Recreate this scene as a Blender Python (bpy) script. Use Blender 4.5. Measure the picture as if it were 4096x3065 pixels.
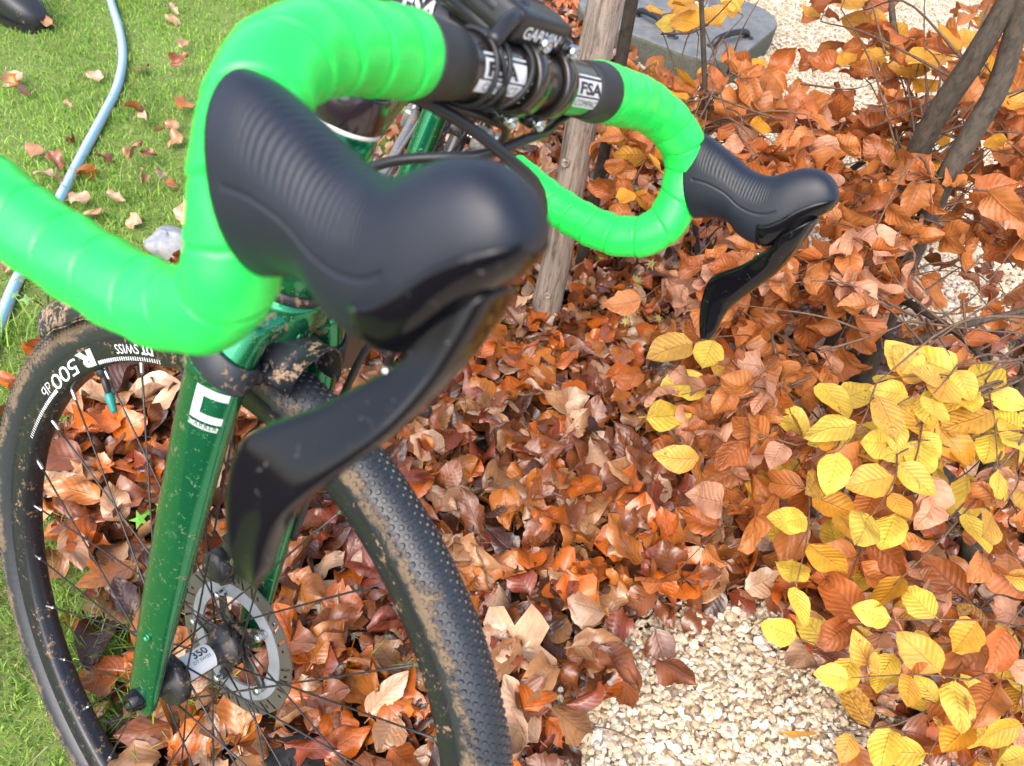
import bpy, bmesh, math
import numpy as np
from mathutils import Matrix, Vector
for o in list(bpy.data.objects): bpy.data.objects.remove(o)
scene = bpy.context.scene
COL = scene.collection
R = math.radians
# ------------------------------------------------------------------ camera
HC = 1.0747                                  # eye height over the ground, metres
FPX, PW, PH = 3074.0, 4096.0, 3065.0         # focal length and size of the photograph in pixels
MW = np.array([[.986033, .166550, 0], [.122380, -.724533, .678288], [.112969, -.668814, -.734796]])  # camera (x right, y down, z forward) -> world
cam_d = bpy.data.cameras.new('camera'); cam = bpy.data.objects.new('camera', cam_d); COL.objects.link(cam)
cam.matrix_world = Matrix([[MW[0, 0], -MW[0, 1], -MW[0, 2], 0], [MW[1, 0], -MW[1, 1], -MW[1, 2], 0], [MW[2, 0], -MW[2, 1], -MW[2, 2], HC], [0, 0, 0, 1]])
cam_d.sensor_width = 36; cam_d.lens = 36 * FPX / PW; cam_d.clip_start = .02; cam_d.clip_end = 300
cam_d.dof.use_dof = True; cam_d.dof.focus_distance = .95; cam_d.dof.aperture_fstop = 10.5
scene.camera = cam
# ------------------------------------------------------------------ sky, sun, exposure
SUN_EL, SUN_AZ = 52, 200                     # degrees; azimuth clockwise from +Y
world = bpy.data.worlds.new('World'); scene.world = world; world.use_nodes = True
wn = world.node_tree.nodes; wl = world.node_tree.links
bg = wn['Background']; sky = wn.new('ShaderNodeTexSky'); sky.sky_type = 'NISHITA'; sky.sun_disc = False
sky.sun_elevation = R(SUN_EL); sky.sun_rotation = R(SUN_AZ); sky.air_density = 1.0; sky.dust_density = 4.0; sky.ozone_density = .6
wl.new(sky.outputs[0], bg.inputs[0]); bg.inputs[1].default_value = .15
sun_d = bpy.data.lights.new('sun', 'SUN'); sun = bpy.data.objects.new('sun', sun_d); COL.objects.link(sun)
sun_d.energy = 1.0; sun_d.angle = R(80); sun_d.color = (1, .985, .965)
sv = Vector((math.sin(R(SUN_AZ)) * math.cos(R(SUN_EL)), math.cos(R(SUN_AZ)) * math.cos(R(SUN_EL)), math.sin(R(SUN_EL))))
sun.rotation_euler = sv.to_track_quat('Z', 'Y').to_euler()
scene.view_settings.view_transform = 'Standard'; scene.view_settings.look = 'None'
scene.view_settings.exposure = 1.5; scene.view_settings.gamma = 1.0; scene.view_settings.use_curve_mapping = False
rng = np.random.default_rng(11)

# ------------------------------------------------------------------ pixel helpers (a pixel gives a direction; distance comes from ground, plane or size)
def ray(px, py):
    return MW @ np.array([(px - PW / 2) / FPX, (py - PH / 2) / FPX, 1.0])
CAMP = np.array([0, 0, HC])
def on_ground(px, py, h=0.0):
    d = ray(px, py); return CAMP + d * ((h - HC) / d[2])
def on_plane_y(px, py, Y):
    d = ray(px, py); return CAMP + d * (Y / d[1])
def at_depth(px, py, z): return CAMP + ray(px, py) * z
def project(P):
    q = (np.atleast_2d(P) - CAMP) @ MW
    return np.c_[q[:, 0] / q[:, 2] * FPX + PW / 2, q[:, 1] / q[:, 2] * FPX + PH / 2, q[:, 2]]

# ------------------------------------------------------------------ materials
def nt(name):
    m = bpy.data.materials.new(name); m.use_nodes = True
    return m, m.node_tree.nodes, m.node_tree.links, m.node_tree.nodes['Principled BSDF']
def setp(b, **k):
    for a, v in k.items():
        key = {'base': 'Base Color', 'rough': 'Roughness', 'metal': 'Metallic', 'coat': 'Coat Weight', 'coatr': 'Coat Roughness', 'spec': 'Specular IOR Level', 'sheen': 'Sheen Weight'}[a]
        b.inputs[key].default_value = (*v, 1) if a == 'base' else v
def noise(n, l, coord, scale, detail=4, rough=.6, dist=0):
    t = n.new('ShaderNodeTexNoise'); t.inputs['Scale'].default_value = scale; t.inputs['Detail'].default_value = detail
    t.inputs['Roughness'].default_value = rough; t.inputs['Distortion'].default_value = dist
    l.new(coord, t.inputs['Vector']); return t.outputs['Fac']
def ramp(n, l, fac, stops):
    r = n.new('ShaderNodeValToRGB'); l.new(fac, r.inputs[0]); e = r.color_ramp.elements
    while len(e) < len(stops): e.new(.5)
    for k, (p, c) in enumerate(stops):
        e[k].position = p; e[k].color = (*c, 1) if not isinstance(c, (int, float)) else (c, c, c, 1)
    return r.outputs[0]
def mixc(n, l, fac, a, b, mode='MIX'):
    m = n.new('ShaderNodeMix'); m.data_type = 'RGBA'; m.blend_type = mode
    for i, v in ((0, fac), (6, a), (7, b)):
        if isinstance(v, (int, float)): m.inputs[i].default_value = v if i == 0 else (v, v, v, 1)
        elif isinstance(v, tuple): m.inputs[i].default_value = (*v, 1)
        else: l.new(v, m.inputs[i])
    return m.outputs[2]
def mth(n, l, op, a, b=None, c=None, clamp=False):
    m = n.new('ShaderNodeMath'); m.operation = op; m.use_clamp = clamp
    for i, v in enumerate((a, b, c)):
        if v is None: continue
        if isinstance(v, (int, float)): m.inputs[i].default_value = v
        else: l.new(v, m.inputs[i])
    return m.outputs[0]
def bump(n, l, b, h, strength=.3, dist=.001):
    k = n.new('ShaderNodeBump'); k.inputs['Strength'].default_value = strength; k.inputs['Distance'].default_value = dist
    l.new(h, k.inputs['Height']); l.new(k.outputs[0], b.inputs['Normal']); return k
def objco(n): return n.new('ShaderNodeTexCoord').outputs['Object']
MUD = (.17, .105, .055)
def plain(name, base, rough=.5, metal=0, mud=0, mudscale=40, coat=0, grain=0, vary=.12, mudcol=MUD, spec=.5):
    """principled paint / plastic / metal, uneven gloss, with mud spatter of amount mud (0..1)"""
    m, n, l, b = nt(name); setp(b, base=base, rough=rough, metal=metal, coat=coat, coatr=.08, spec=spec)
    co = objco(n)
    rv = noise(n, l, co, 90, 3)
    rr = mth(n, l, 'MULTIPLY_ADD', rv, vary * 2, rough - vary); l.new(rr, b.inputs['Roughness'])
    c = mixc(n, l, mth(n, l, 'MULTIPLY', rv, .35), base, tuple(x * .6 for x in base))
    h = noise(n, l, co, 700, 3) if grain else None
    if mud:
        a = noise(n, l, co, mudscale, 6, .7, .6); a2 = noise(n, l, co, mudscale * 5, 3, .7)
        s = mth(n, l, 'MULTIPLY_ADD', a2, .45, mth(n, l, 'MULTIPLY', a, .75))
        f = mth(n, l, 'MULTIPLY', mth(n, l, 'SUBTRACT', s, .78 - .42 * mud), 14, clamp=True)
        mc = mixc(n, l, a2, tuple(x * .7 for x in mudcol), tuple(x * 1.5 for x in mudcol))
        c = mixc(n, l, f, c, mc)
        l.new(mixc(n, l, f, rr, .8), b.inputs['Roughness'])
        l.new(mth(n, l, 'MULTIPLY_ADD', f, -metal, metal, clamp=True), b.inputs['Metallic'])
        if coat: l.new(mth(n, l, 'MULTIPLY_ADD', f, -coat, coat, clamp=True), b.inputs['Coat Weight'])
        h = f
    if h is not None: bump(n, l, b, h, .35 if mud else grain, .0006)
    l.new(c, b.inputs['Base Color'])
    return m
M = {}
M['tape'] = plain('neon green tape', (.02, .80, .10), .27, grain=.22, vary=.10)
M['rubber'] = plain('black rubber', (.013, .014, .017), .5, grain=.08)
M['gloss'] = plain('gloss black', (.004, .004, .006), .08, mud=.09, mudscale=190, coat=.0, vary=.04, spec=.32, mudcol=(.30, .29, .28))
M['satin'] = plain('satin black', (.016, .016, .018), .34, vary=.08)
M['satinmud'] = plain('muddy black', (.018, .018, .020), .4, mud=.32, mudscale=60)
M['bar'] = plain('bar black', (.020, .016, .014), .22, coat=.4, vary=.06)
M['collar'] = plain('collar tape', (.022, .022, .023), .55)
M['paint'] = plain('metallic green paint', (.002, .22, .085), .24, metal=.85, mud=.22, mudscale=120, coat=.9, vary=.06)
M['paintmud'] = plain('muddy green paint', (.003, .20, .09), .28, metal=.7, mud=.36, mudscale=120, coat=.7)
M['crown'] = plain('muddy crown paint', (.002, .22, .10), .26, metal=.85, mud=.46, mudscale=55, coat=.8, vary=.06)
M['mudtube'] = plain('mud caked green', (.01, .06, .03), .6, mud=.98, mudscale=60, mudcol=(.085, .055, .033))
M['purple'] = plain('dark head tube paint', (.014, .008, .014), .25, coat=.6, vary=.06)
M['white'] = plain('white decal', (.72, .73, .74), .4, mud=.1, mudscale=120)
M['whitedim'] = plain('grey white decal', (.50, .52, .53), .4, mud=.22, mudscale=90)
M['ink'] = plain('black ink', (.015, .015, .016), .4)
M['rim'] = plain('rim black', (.011, .012, .016), .3, mud=.26, mudscale=55)
M['spoke'] = plain('spoke', (.05, .05, .055), .33, metal=.7, mud=.22, mudscale=160)
M['steel'] = plain('steel', (.62, .62, .62), .22, metal=1, vary=.08)
M['steelmud'] = plain('muddy steel', (.34, .35, .36), .4, metal=.8, mud=.42, mudscale=60)
M['rotor'] = plain('rotor steel', (.13, .12, .105), .42, metal=.55, vary=.1)
M['carrier'] = plain('rotor carrier alloy', (.25, .27, .30), .45, metal=.25, vary=.1)
M['teal'] = plain('teal cap', (.01, .22, .20), .4)
M['blue'] = plain('blue bottle', (.03, .05, .40), .28, coat=.3)
M['screen'] = plain('screen glass', (.02, .03, .045), .08, coat=1, vary=.03)
M['slab'] = None
M['boot'] = plain('boot rubber', (.020, .021, .026), .42, mud=.12, mudscale=14, vary=.1)
M['cloth'] = plain('black cloth', (.012, .012, .013), .85)

def tyre_mat():
    m, n, l, b = nt('muddy tyre'); co = objco(n); at = n.new('ShaderNodeAttribute'); at.attribute_name = 'mudness'
    a = noise(n, l, co, 26, 7, .72, .8); a2 = noise(n, l, co, 240, 4, .7)
    s = mth(n, l, 'ADD', mth(n, l, 'MULTIPLY_ADD', a2, .55, mth(n, l, 'MULTIPLY', a, 1.35)), mth(n, l, 'MULTIPLY', at.outputs['Fac'], .42))
    f = mth(n, l, 'MULTIPLY', mth(n, l, 'SUBTRACT', s, 1.17), 6, clamp=True)
    mc = mixc(n, l, a2, (.075, .052, .031), (.19, .135, .082))
    base = mixc(n, l, a2, (.012, .014, .018), (.032, .036, .044))
    l.new(mixc(n, l, f, base, mc), b.inputs['Base Color'])
    l.new(mixc(n, l, f, .38, .8), b.inputs['Roughness'])
    bump(n, l, b, mth(n, l, 'ADD', f, mth(n, l, 'MULTIPLY', a2, .5)), .5, .0012)
    return m
M['tyre'] = tyre_mat()

def hood_mat():
    """rubber with moulded cross ribs over the top of the hood; uv.x runs along, uv.y round"""
    m, n, l, b = nt('ribbed hood rubber'); setp(b, base=(.010, .013, .022), rough=.42, spec=.46)
    uv = n.new('ShaderNodeUVMap').outputs[0]; sp = n.new('ShaderNodeSeparateXYZ'); l.new(uv, sp.inputs[0])
    x, y = sp.outputs[0], sp.outputs[1]
    ay = mth(n, l, 'ABSOLUTE', y)
    w = mth(n, l, 'SINE', mth(n, l, 'MULTIPLY', mth(n, l, 'MULTIPLY_ADD', ay, .06, x), 360))
    m1 = mth(n, l, 'MULTIPLY', mth(n, l, 'SUBTRACT', .46, ay), 16, clamp=True)
    m2 = mth(n, l, 'MULTIPLY', mth(n, l, 'SUBTRACT', x, .10), 18, clamp=True); m3 = mth(n, l, 'MULTIPLY', mth(n, l, 'SUBTRACT', .52, x), 14, clamp=True)
    mask = mth(n, l, 'MULTIPLY', mth(n, l, 'MULTIPLY', m1, m2), m3)
    g = mth(n, l, 'ADD', mth(n, l, 'MULTIPLY', mth(n, l, 'MULTIPLY', w, mask), .5), mth(n, l, 'MULTIPLY', mask, -.9))
    ln = mth(n, l, 'MULTIPLY', mth(n, l, 'MULTIPLY_ADD', mth(n, l, 'ABSOLUTE', mth(n, l, 'SUBTRACT', ay, .52)), -70, 1, clamp=True), mth(n, l, 'MULTIPLY', mth(n, l, 'MULTIPLY', mth(n, l, 'SUBTRACT', x, .06), 60, clamp=True), mth(n, l, 'MULTIPLY', mth(n, l, 'SUBTRACT', .56, x), 60, clamp=True)))
    h = mth(n, l, 'ADD', mth(n, l, 'MULTIPLY_ADD', ln, -1.6, g), mth(n, l, 'MULTIPLY', noise(n, l, objco(n), 900, 2), .25))
    bump(n, l, b, h, .40, .0008)
    rv = noise(n, l, objco(n), 45, 4); l.new(mth(n, l, 'MULTIPLY_ADD', rv, .25, .33), b.inputs['Roughness'])
    l.new(mixc(n, l, rv, (.005, .007, .013), (.011, .015, .027)), b.inputs['Base Color'])
    return m
M['hood'] = hood_mat()

def leaf_mat(name, trans, rlo, rhi, coat, bs=.36):
    m, n, l, b = nt(name); at = n.new('ShaderNodeAttribute'); at.attribute_name = 'Col'
    uv = n.new('ShaderNodeUVMap').outputs[0]; sp = n.new('ShaderNodeSeparateXYZ'); l.new(uv, sp.inputs[0])
    a = mth(n, l, 'ABSOLUTE', mth(n, l, 'SUBTRACT', sp.outputs[0], .5))
    fr = mth(n, l, 'FRACT', mth(n, l, 'MULTIPLY', mth(n, l, 'ADD', mth(n, l, 'MULTIPLY_ADD', a, -.5, sp.outputs[1]), mth(n, l, 'MULTIPLY', noise(n, l, objco(n), 60, 2), .045)), 8.5))
    tri = mth(n, l, 'ABSOLUTE', mth(n, l, 'MULTIPLY_ADD', fr, 2, -1))          # 1 on a side vein, 0 between
    vein = mth(n, l, 'POWER', tri, 7); mid = mth(n, l, 'MULTIPLY', mth(n, l, 'SUBTRACT', .035, a), 40, clamp=True)
    v = mth(n, l, 'MAXIMUM', mth(n, l, 'MULTIPLY', vein, .8), mid)
    co = objco(n); n1 = noise(n, l, co, 38, 5, .65); n2 = noise(n, l, co, 190, 4, .7)
    c = mixc(n, l, ramp(n, l, n1, [(.32, 0), (.7, 1)]), mixc(n, l, .42, at.outputs['Color'], (.10, .035, .016)), at.outputs['Color'])
    spk = mth(n, l, 'MULTIPLY', mth(n, l, 'SUBTRACT', mth(n, l, 'ADD', mth(n, l, 'MULTIPLY', n2, .8), mth(n, l, 'MULTIPLY', n1, .4)), mth(n, l, 'MULTIPLY_ADD', at.outputs['Alpha'], -.35, .86)), 12, clamp=True)
    c = mixc(n, l, mth(n, l, 'MULTIPLY', spk, .8), c, (.20, .075, .02))
    c = mixc(n, l, mth(n, l, 'MULTIPLY', v, .38), c, mixc(n, l, .55, c, (.12, .05, .015)))
    l.new(c, b.inputs['Base Color'])
    l.new(mth(n, l, 'MULTIPLY_ADD', n1, rhi - rlo, rlo), b.inputs['Roughness'])
    b.inputs['Coat Weight'].default_value = coat; b.inputs['Coat Roughness'].default_value = .18
    bump(n, l, b, mth(n, l, 'ADD', mth(n, l, 'MULTIPLY', tri, -1.0), mth(n, l, 'ADD', mth(n, l, 'MULTIPLY', n2, .8), mth(n, l, 'MULTIPLY', mid, -1.2))), bs, .0011)
    t = n.new('ShaderNodeBsdfTranslucent'); l.new(c, t.inputs[0]); mx = n.new('ShaderNodeMixShader'); mx.inputs[0].default_value = trans
    l.new(b.outputs[0], mx.inputs[1]); l.new(t.outputs[0], mx.inputs[2]); l.new(mx.outputs[0], n['Material Output'].inputs[0])
    return m
M['litter'] = leaf_mat('fallen leaf', .08, .14, .46, .6)
M['leaf'] = leaf_mat('beech leaf', .30, .30, .58, .12, .55)

def col_mat(name, rough, trans=0, grain=0, gs=500):
    m, n, l, b = nt(name); at = n.new('ShaderNodeAttribute'); at.attribute_name = 'Col'; setp(b, rough=rough)
    c = at.outputs['Color']
    if grain:
        g = noise(n, l, objco(n), gs, 5, .7); c = mixc(n, l, mth(n, l, 'MULTIPLY', g, .5), c, mixc(n, l, .75, c, (.12, .08, .05))); bump(n, l, b, g, .3, .001)
    l.new(c, b.inputs['Base Color'])
    if trans:
        t = n.new('ShaderNodeBsdfTranslucent'); l.new(c, t.inputs[0]); mx = n.new('ShaderNodeMixShader'); mx.inputs[0].default_value = trans
        l.new(b.outputs[0], mx.inputs[1]); l.new(t.outputs[0], mx.inputs[2]); l.new(mx.outputs[0], n['Material Output'].inputs[0])
    return m
M['grass'] = col_mat('grass blade', .5, .3)
M['stone'] = col_mat('gravel stone', .62, 0, 1, 260)

def bark_mat(name, c1, c2, c3, sc=1.0, stretch=.12, depth=.003):
    m, n, l, b = nt(name); mp = n.new('ShaderNodeMapping'); mp.inputs['Scale'].default_value = (1, 1, stretch); l.new(objco(n), mp.inputs[0])
    a = noise(n, l, mp.outputs[0], 120 * sc, 6, .7, .4); a2 = noise(n, l, objco(n), 30 * sc, 5, .65); a3 = noise(n, l, objco(n), 260 * sc, 4, .7)
    c = mixc(n, l, ramp(n, l, a, [(.36, 0), (.58, 1)]), c1, c2); c = mixc(n, l, ramp(n, l, a2, [(.45, 0), (.75, .75)]), c, c3)
    l.new(c, b.inputs['Base Color']); setp(b, rough=.8)
    bump(n, l, b, mth(n, l, 'ADD', a, mth(n, l, 'MULTIPLY', a3, .4)), .8, depth)
    return m
M['bark'] = bark_mat('sapling bark', (.11, .08, .06), (.40, .32, .255), (.31, .28, .235), 1.0, .09, .007)
M['beechbark'] = bark_mat('beech bark', (.020, .015, .011), (.070, .052, .036), (.045, .043, .029), 1.0, .5, .001)
M['twig'] = bark_mat('twig bark', (.055, .030, .020), (.15, .085, .05), (.11, .07, .04), 1.5, .3, .0006)

def ground_mat(name, cols, s1, s2, rough=.9, depth=.01):
    m, n, l, b = nt(name); co = objco(n); a = noise(n, l, co, s1, 7, .7); a2 = noise(n, l, co, s2, 5, .7)
    c = mixc(n, l, ramp(n, l, a, [(.3, 0), (.7, 1)]), cols[0], cols[1]); c = mixc(n, l, ramp(n, l, a2, [(.4, 0), (.7, .8)]), c, cols[2])
    l.new(c, b.inputs['Base Color']); setp(b, rough=rough); bump(n, l, b, mth(n, l, 'ADD', a, a2), .9, depth); return m
M['soil'] = ground_mat('soil', ((.022, .014, .009), (.05, .032, .02), (.075, .05, .03)), 9, 120)
M['turf'] = ground_mat('turf', ((.12, .20, .03), (.22, .33, .055), (.19, .18, .08)), 16, 160)
def pebble_mat():
    m, n, l, b = nt('gravel bed'); v = n.new('ShaderNodeTexVoronoi'); v.inputs['Scale'].default_value = 95; l.new(objco(n), v.inputs['Vector'])
    hv = n.new('ShaderNodeSeparateColor'); l.new(v.outputs['Color'], hv.inputs[0])
    c = mixc(n, l, hv.outputs[0], (.46, .35, .22), (.74, .66, .52)); c = mixc(n, l, ramp(n, l, v.outputs['Distance'], [(.35, 0), (.75, .8)]), c, (.20, .15, .10))
    l.new(c, b.inputs['Base Color']); setp(b, rough=.75); bump(n, l, b, mth(n, l, 'MULTIPLY', v.outputs['Distance'], -1.0), .9, .008); return m
M['gravelbed'] = pebble_mat()
M['slab'] = ground_mat('concrete slab', ((.085, .092, .096), (.125, .132, .135), (.20, .20, .19)), 60, 22, .8, .002)

# ------------------------------------------------------------------ mesh helpers
def norm(v): v = np.asarray(v, float); return v / (np.linalg.norm(v, axis=-1, keepdims=True) + 1e-12)
def add(name, V, F, mat, parent=None, smooth=True, origin=None, col=None, uv=None, props=None, floatattr=None):
    V = np.asarray(V, float); o0 = np.zeros(3) if origin is None else np.asarray(origin, float)
    me = bpy.data.meshes.new(name); me.from_pydata((V - o0).tolist(), [], [list(map(int, f)) for f in F]); me.update()
    if smooth: me.polygons.foreach_set('use_smooth', [True] * len(me.polygons))
    if isinstance(mat, str): mat = M[mat]
    me.materials.append(mat)
    if col is not None:
        ca = me.color_attributes.new('Col', 'FLOAT_COLOR', 'POINT'); ca.data.foreach_set('color', np.asarray(col, np.float32).ravel())
    if floatattr is not None:
        fa = me.attributes.new(floatattr[0], 'FLOAT', 'POINT'); fa.data.foreach_set('value', np.asarray(floatattr[1], np.float32))
    if uv is not None:
        ul = me.uv_layers.new(name='UVMap'); li = np.empty(len(me.loops), np.int32); me.loops.foreach_get('vertex_index', li)
        ul.data.foreach_set('uv', np.asarray(uv, np.float32)[li].ravel())
    o = bpy.data.objects.new(name, me); COL.objects.link(o)
    if parent is not None: o.parent = parent
    else: o.location = o0
    for k, v in (props or {}).items(): o[k] = v
    return o
def big(name, V, F, mat, col=None, uv=None, smooth=True, props=None, parent=None):
    """fast build of a large triangle or quad mesh from arrays"""
    me = bpy.data.meshes.new(name); k = F.shape[1]
    me.vertices.add(len(V)); me.vertices.foreach_set('co', np.asarray(V, np.float32).ravel())
    me.loops.add(F.size); me.loops.foreach_set('vertex_index', F.astype(np.int32).ravel())
    me.polygons.add(len(F)); me.polygons.foreach_set('loop_start', np.arange(0, F.size, k, dtype=np.int32))
    me.polygons.foreach_set('use_smooth', np.full(len(F), smooth)); me.update(calc_edges=True)
    me.materials.append(M[mat])
    if col is not None:
        ca = me.color_attributes.new('Col', 'FLOAT_COLOR', 'POINT'); ca.data.foreach_set('color', np.asarray(col, np.float32).ravel())
    if uv is not None:
        ul = me.uv_layers.new(name='UVMap'); ul.data.foreach_set('uv', np.asarray(uv, np.float32)[F.ravel()].ravel())
    o = bpy.data.objects.new(name, me); COL.objects.link(o); o.parent = parent
    for a, v in (props or {}).items(): o[a] = v
    return o
def empty(name, loc, **props):
    o = bpy.data.objects.new(name, None); o.empty_display_size = .1; COL.objects.link(o); o.location = Vector(loc)
    for k, v in props.items(): o[k] = v
    return o
def grid_faces(nr, nc, closed):
    F = []
    for i in range(nr - 1):
        for j in range(nc if closed else nc - 1):
            k = (j + 1) % nc
            F.append((i * nc + j, i * nc + k, (i + 1) * nc + k, (i + 1) * nc + j))
    return F
def spline(P, n):
    """Catmull-Rom through points, n samples"""
    P = np.asarray(P, float); Q = np.vstack([2 * P[0] - P[1], P, 2 * P[-1] - P[-2]])
    d = np.r_[0, np.cumsum(np.linalg.norm(np.diff(P, axis=0), axis=1))]; t = np.linspace(0, d[-1], n); out = []
    for x in t:
        i = min(max(np.searchsorted(d, x, 'right') - 1, 0), len(P) - 2); s = (x - d[i]) / (d[i + 1] - d[i] + 1e-12)
        a, b, c, e = Q[i], Q[i + 1], Q[i + 2], Q[i + 3]
        out.append(.5 * (2 * b + (c - a) * s + (2 * a - 5 * b + 4 * c - e) * s * s + (3 * b - a - 3 * c + e) * s ** 3))
    return np.array(out)
def frames(P, ref=None):
    T = norm(np.gradient(P, axis=0)); N = np.zeros_like(P)
    r = np.array([0, 0, 1.]) if ref is None else np.asarray(ref, float)
    if ref is None and abs(T[0] @ r) > .9: r = np.array([1., 0, 0])
    N[0] = norm(r - (r @ T[0]) * T[0])
    for i in range(1, len(P)):
        v = (r if ref is not None else N[i - 1]); N[i] = norm(v - (v @ T[i]) * T[i])
    return T, N, np.cross(T, N)
def tube(P, r, seg=12, r2=None, ref=None, caps=True):
    P = np.asarray(P, float); T, N, B = frames(P, ref); m = len(P)
    r = np.broadcast_to(np.asarray(r, float), (m,)); r2 = r if r2 is None else np.broadcast_to(np.asarray(r2, float), (m,))
    a = np.linspace(0, 2 * np.pi, seg, endpoint=False)
    V = P[:, None] + r[:, None, None] * np.cos(a)[None, :, None] * N[:, None] + r2[:, None, None] * np.sin(a)[None, :, None] * B[:, None]
    V = V.reshape(-1, 3); F = grid_faces(m, seg, True)
    if caps: F += [tuple(range(seg))[::-1], tuple(range((m - 1) * seg, m * seg))]
    return V, F
def lathe(o, ax, prof, seg=32):
    """prof: (along axis, radius)"""
    o = np.asarray(o, float); ax = norm(ax); r = np.array([1., 0, 0]) if abs(ax[0]) < .8 else np.array([0, 1., 0])
    e1 = norm(r - (r @ ax) * ax); e2 = np.cross(ax, e1); a = np.linspace(0, 2 * np.pi, seg, endpoint=False)
    V = np.array([o + p * ax + q * (np.cos(t) * e1 + np.sin(t) * e2) for p, q in prof for t in a]); F = grid_faces(len(prof), seg, True)
    F += [tuple(range(seg))[::-1], tuple(range((len(prof) - 1) * seg, len(prof) * seg))]
    return V, F
def rbox(c, ax, size, bev=.15, seg=2):
    """bevelled box: centre, 3 axes, full sizes"""
    bm = bmesh.new(); bmesh.ops.create_cube(bm, size=1)
    for v in bm.verts: v.co = Vector((v.co.x * size[0], v.co.y * size[1], v.co.z * size[2]))
    bmesh.ops.bevel(bm, geom=bm.edges[:], offset=min(size) * bev, segments=seg, affect='EDGES', profile=.6)
    A = np.asarray(ax, float); V = np.array([np.asarray(c) + v.co.x * A[0] + v.co.y * A[1] + v.co.z * A[2] for v in bm.verts])
    bm.verts.index_update(); F = [[v.index for v in f.verts] for f in bm.faces]; bm.free(); return V, F
def join(*parts):
    Vs, Fs, k = [], [], 0
    for V, F in parts:
        Vs.append(np.asarray(V)); Fs += [tuple(i + k for i in f) for f in F]; k += len(V)
    return np.vstack(Vs), Fs
def text2d(s, sub=0, bold=.0):
    """flat lettering: (points with cap height 1 starting at x=0, faces)"""
    cu = bpy.data.curves.new('t', 'FONT'); cu.body = s; cu.size = 1; cu.resolution_u = 3; cu.offset = bold
    ob = bpy.data.objects.new('t', cu); COL.objects.link(ob); dg = bpy.context.evaluated_depsgraph_get(); dg.update()
    me = bpy.data.meshes.new_from_object(ob.evaluated_get(dg)); bm = bmesh.new(); bm.from_mesh(me); bmesh.ops.triangulate(bm, faces=bm.faces[:])
    if sub: bmesh.ops.subdivide_edges(bm, edges=[e for e in bm.edges if e.calc_length() > .25], cuts=sub, use_grid_fill=True); bmesh.ops.triangulate(bm, faces=bm.faces[:])
    bm.verts.index_update(); V = np.array([v.co[:2] for v in bm.verts]); F = [[v.index for v in f.verts] for f in bm.faces]; bm.free()
    bpy.data.objects.remove(ob); bpy.data.curves.remove(cu); bpy.data.meshes.remove(me)
    V[:, 0] -= V[:, 0].min(); h = V[:, 1].max(); V /= h; return V, F
def poly_grid(x0, x1, y0, y1, nx, ny):
    xs, ys = np.linspace(x0, x1, nx + 1), np.linspace(y0, y1, ny + 1)
    V = np.array([(x, y) for y in ys for x in xs]); return V, grid_faces(ny + 1, nx + 1, False)

# ================================================================== THE SETTING
S = 30.0
add('ground', [(-S, -S, -.004), (S, -S, -.004), (S, S, -.004), (-S, S, -.004)], [(0, 1, 2, 3)], 'soil', props={'kind': 'structure'})
# borders of the strip of leaf litter (metres): lawn on its left, gravel on its right
LY = np.array([-1, .1, .2, .3, .45, .6, .8, 1.0, 1.2, 1.5, 1.9, 2.4, 2.9, 3.6, 6])
LX = np.array([-.20, -.30, -.35, -.42, -.54, -.67, -.76, -.76, -.66, -.47, -.30, -.18, -.10, -.02, .3])
RY = np.array([-1, .1, .25, .33, .45, .54, .60, .60, .70, .85, 1.0, 1.3, 1.6, 1.85, 2.1, 2.5, 3.0, 6])
RX = np.array([-.08, -.01, .075, .12, .195, .265, .34, .42, .62, .74, .78, .66, .46, .32, .22, .10, .02, .1])
def lawn_x(y): return np.interp(y, LY, LX)
def grav_x(y): return np.interp(y, RY, RX)
def strip(name, left, right, z, mat, ys):
    V = []
    for y in ys: V += [(left(y), y, z), (right(y), y, z)]
    return add(name, V, [(2 * i, 2 * i + 1, 2 * i + 3, 2 * i + 2) for i in range(len(ys) - 1)], mat, smooth=False, props={'kind': 'structure'})
YS = np.linspace(-1, 6, 71)
strip('lawn', lambda y: -8.0, lambda y: lawn_x(y) + .02, .001, 'turf', YS)
strip('gravel_path', lambda y: grav_x(y) - .05, lambda y: 9.0, .001, 'gravelbed', YS)

def in_view(P, margin=350):
    q = project(P); return (q[:, 2] > .05) & (q[:, 0] > -margin) & (q[:, 0] < PW + margin) & (q[:, 1] > -margin) & (q[:, 1] < PH + margin)

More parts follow.
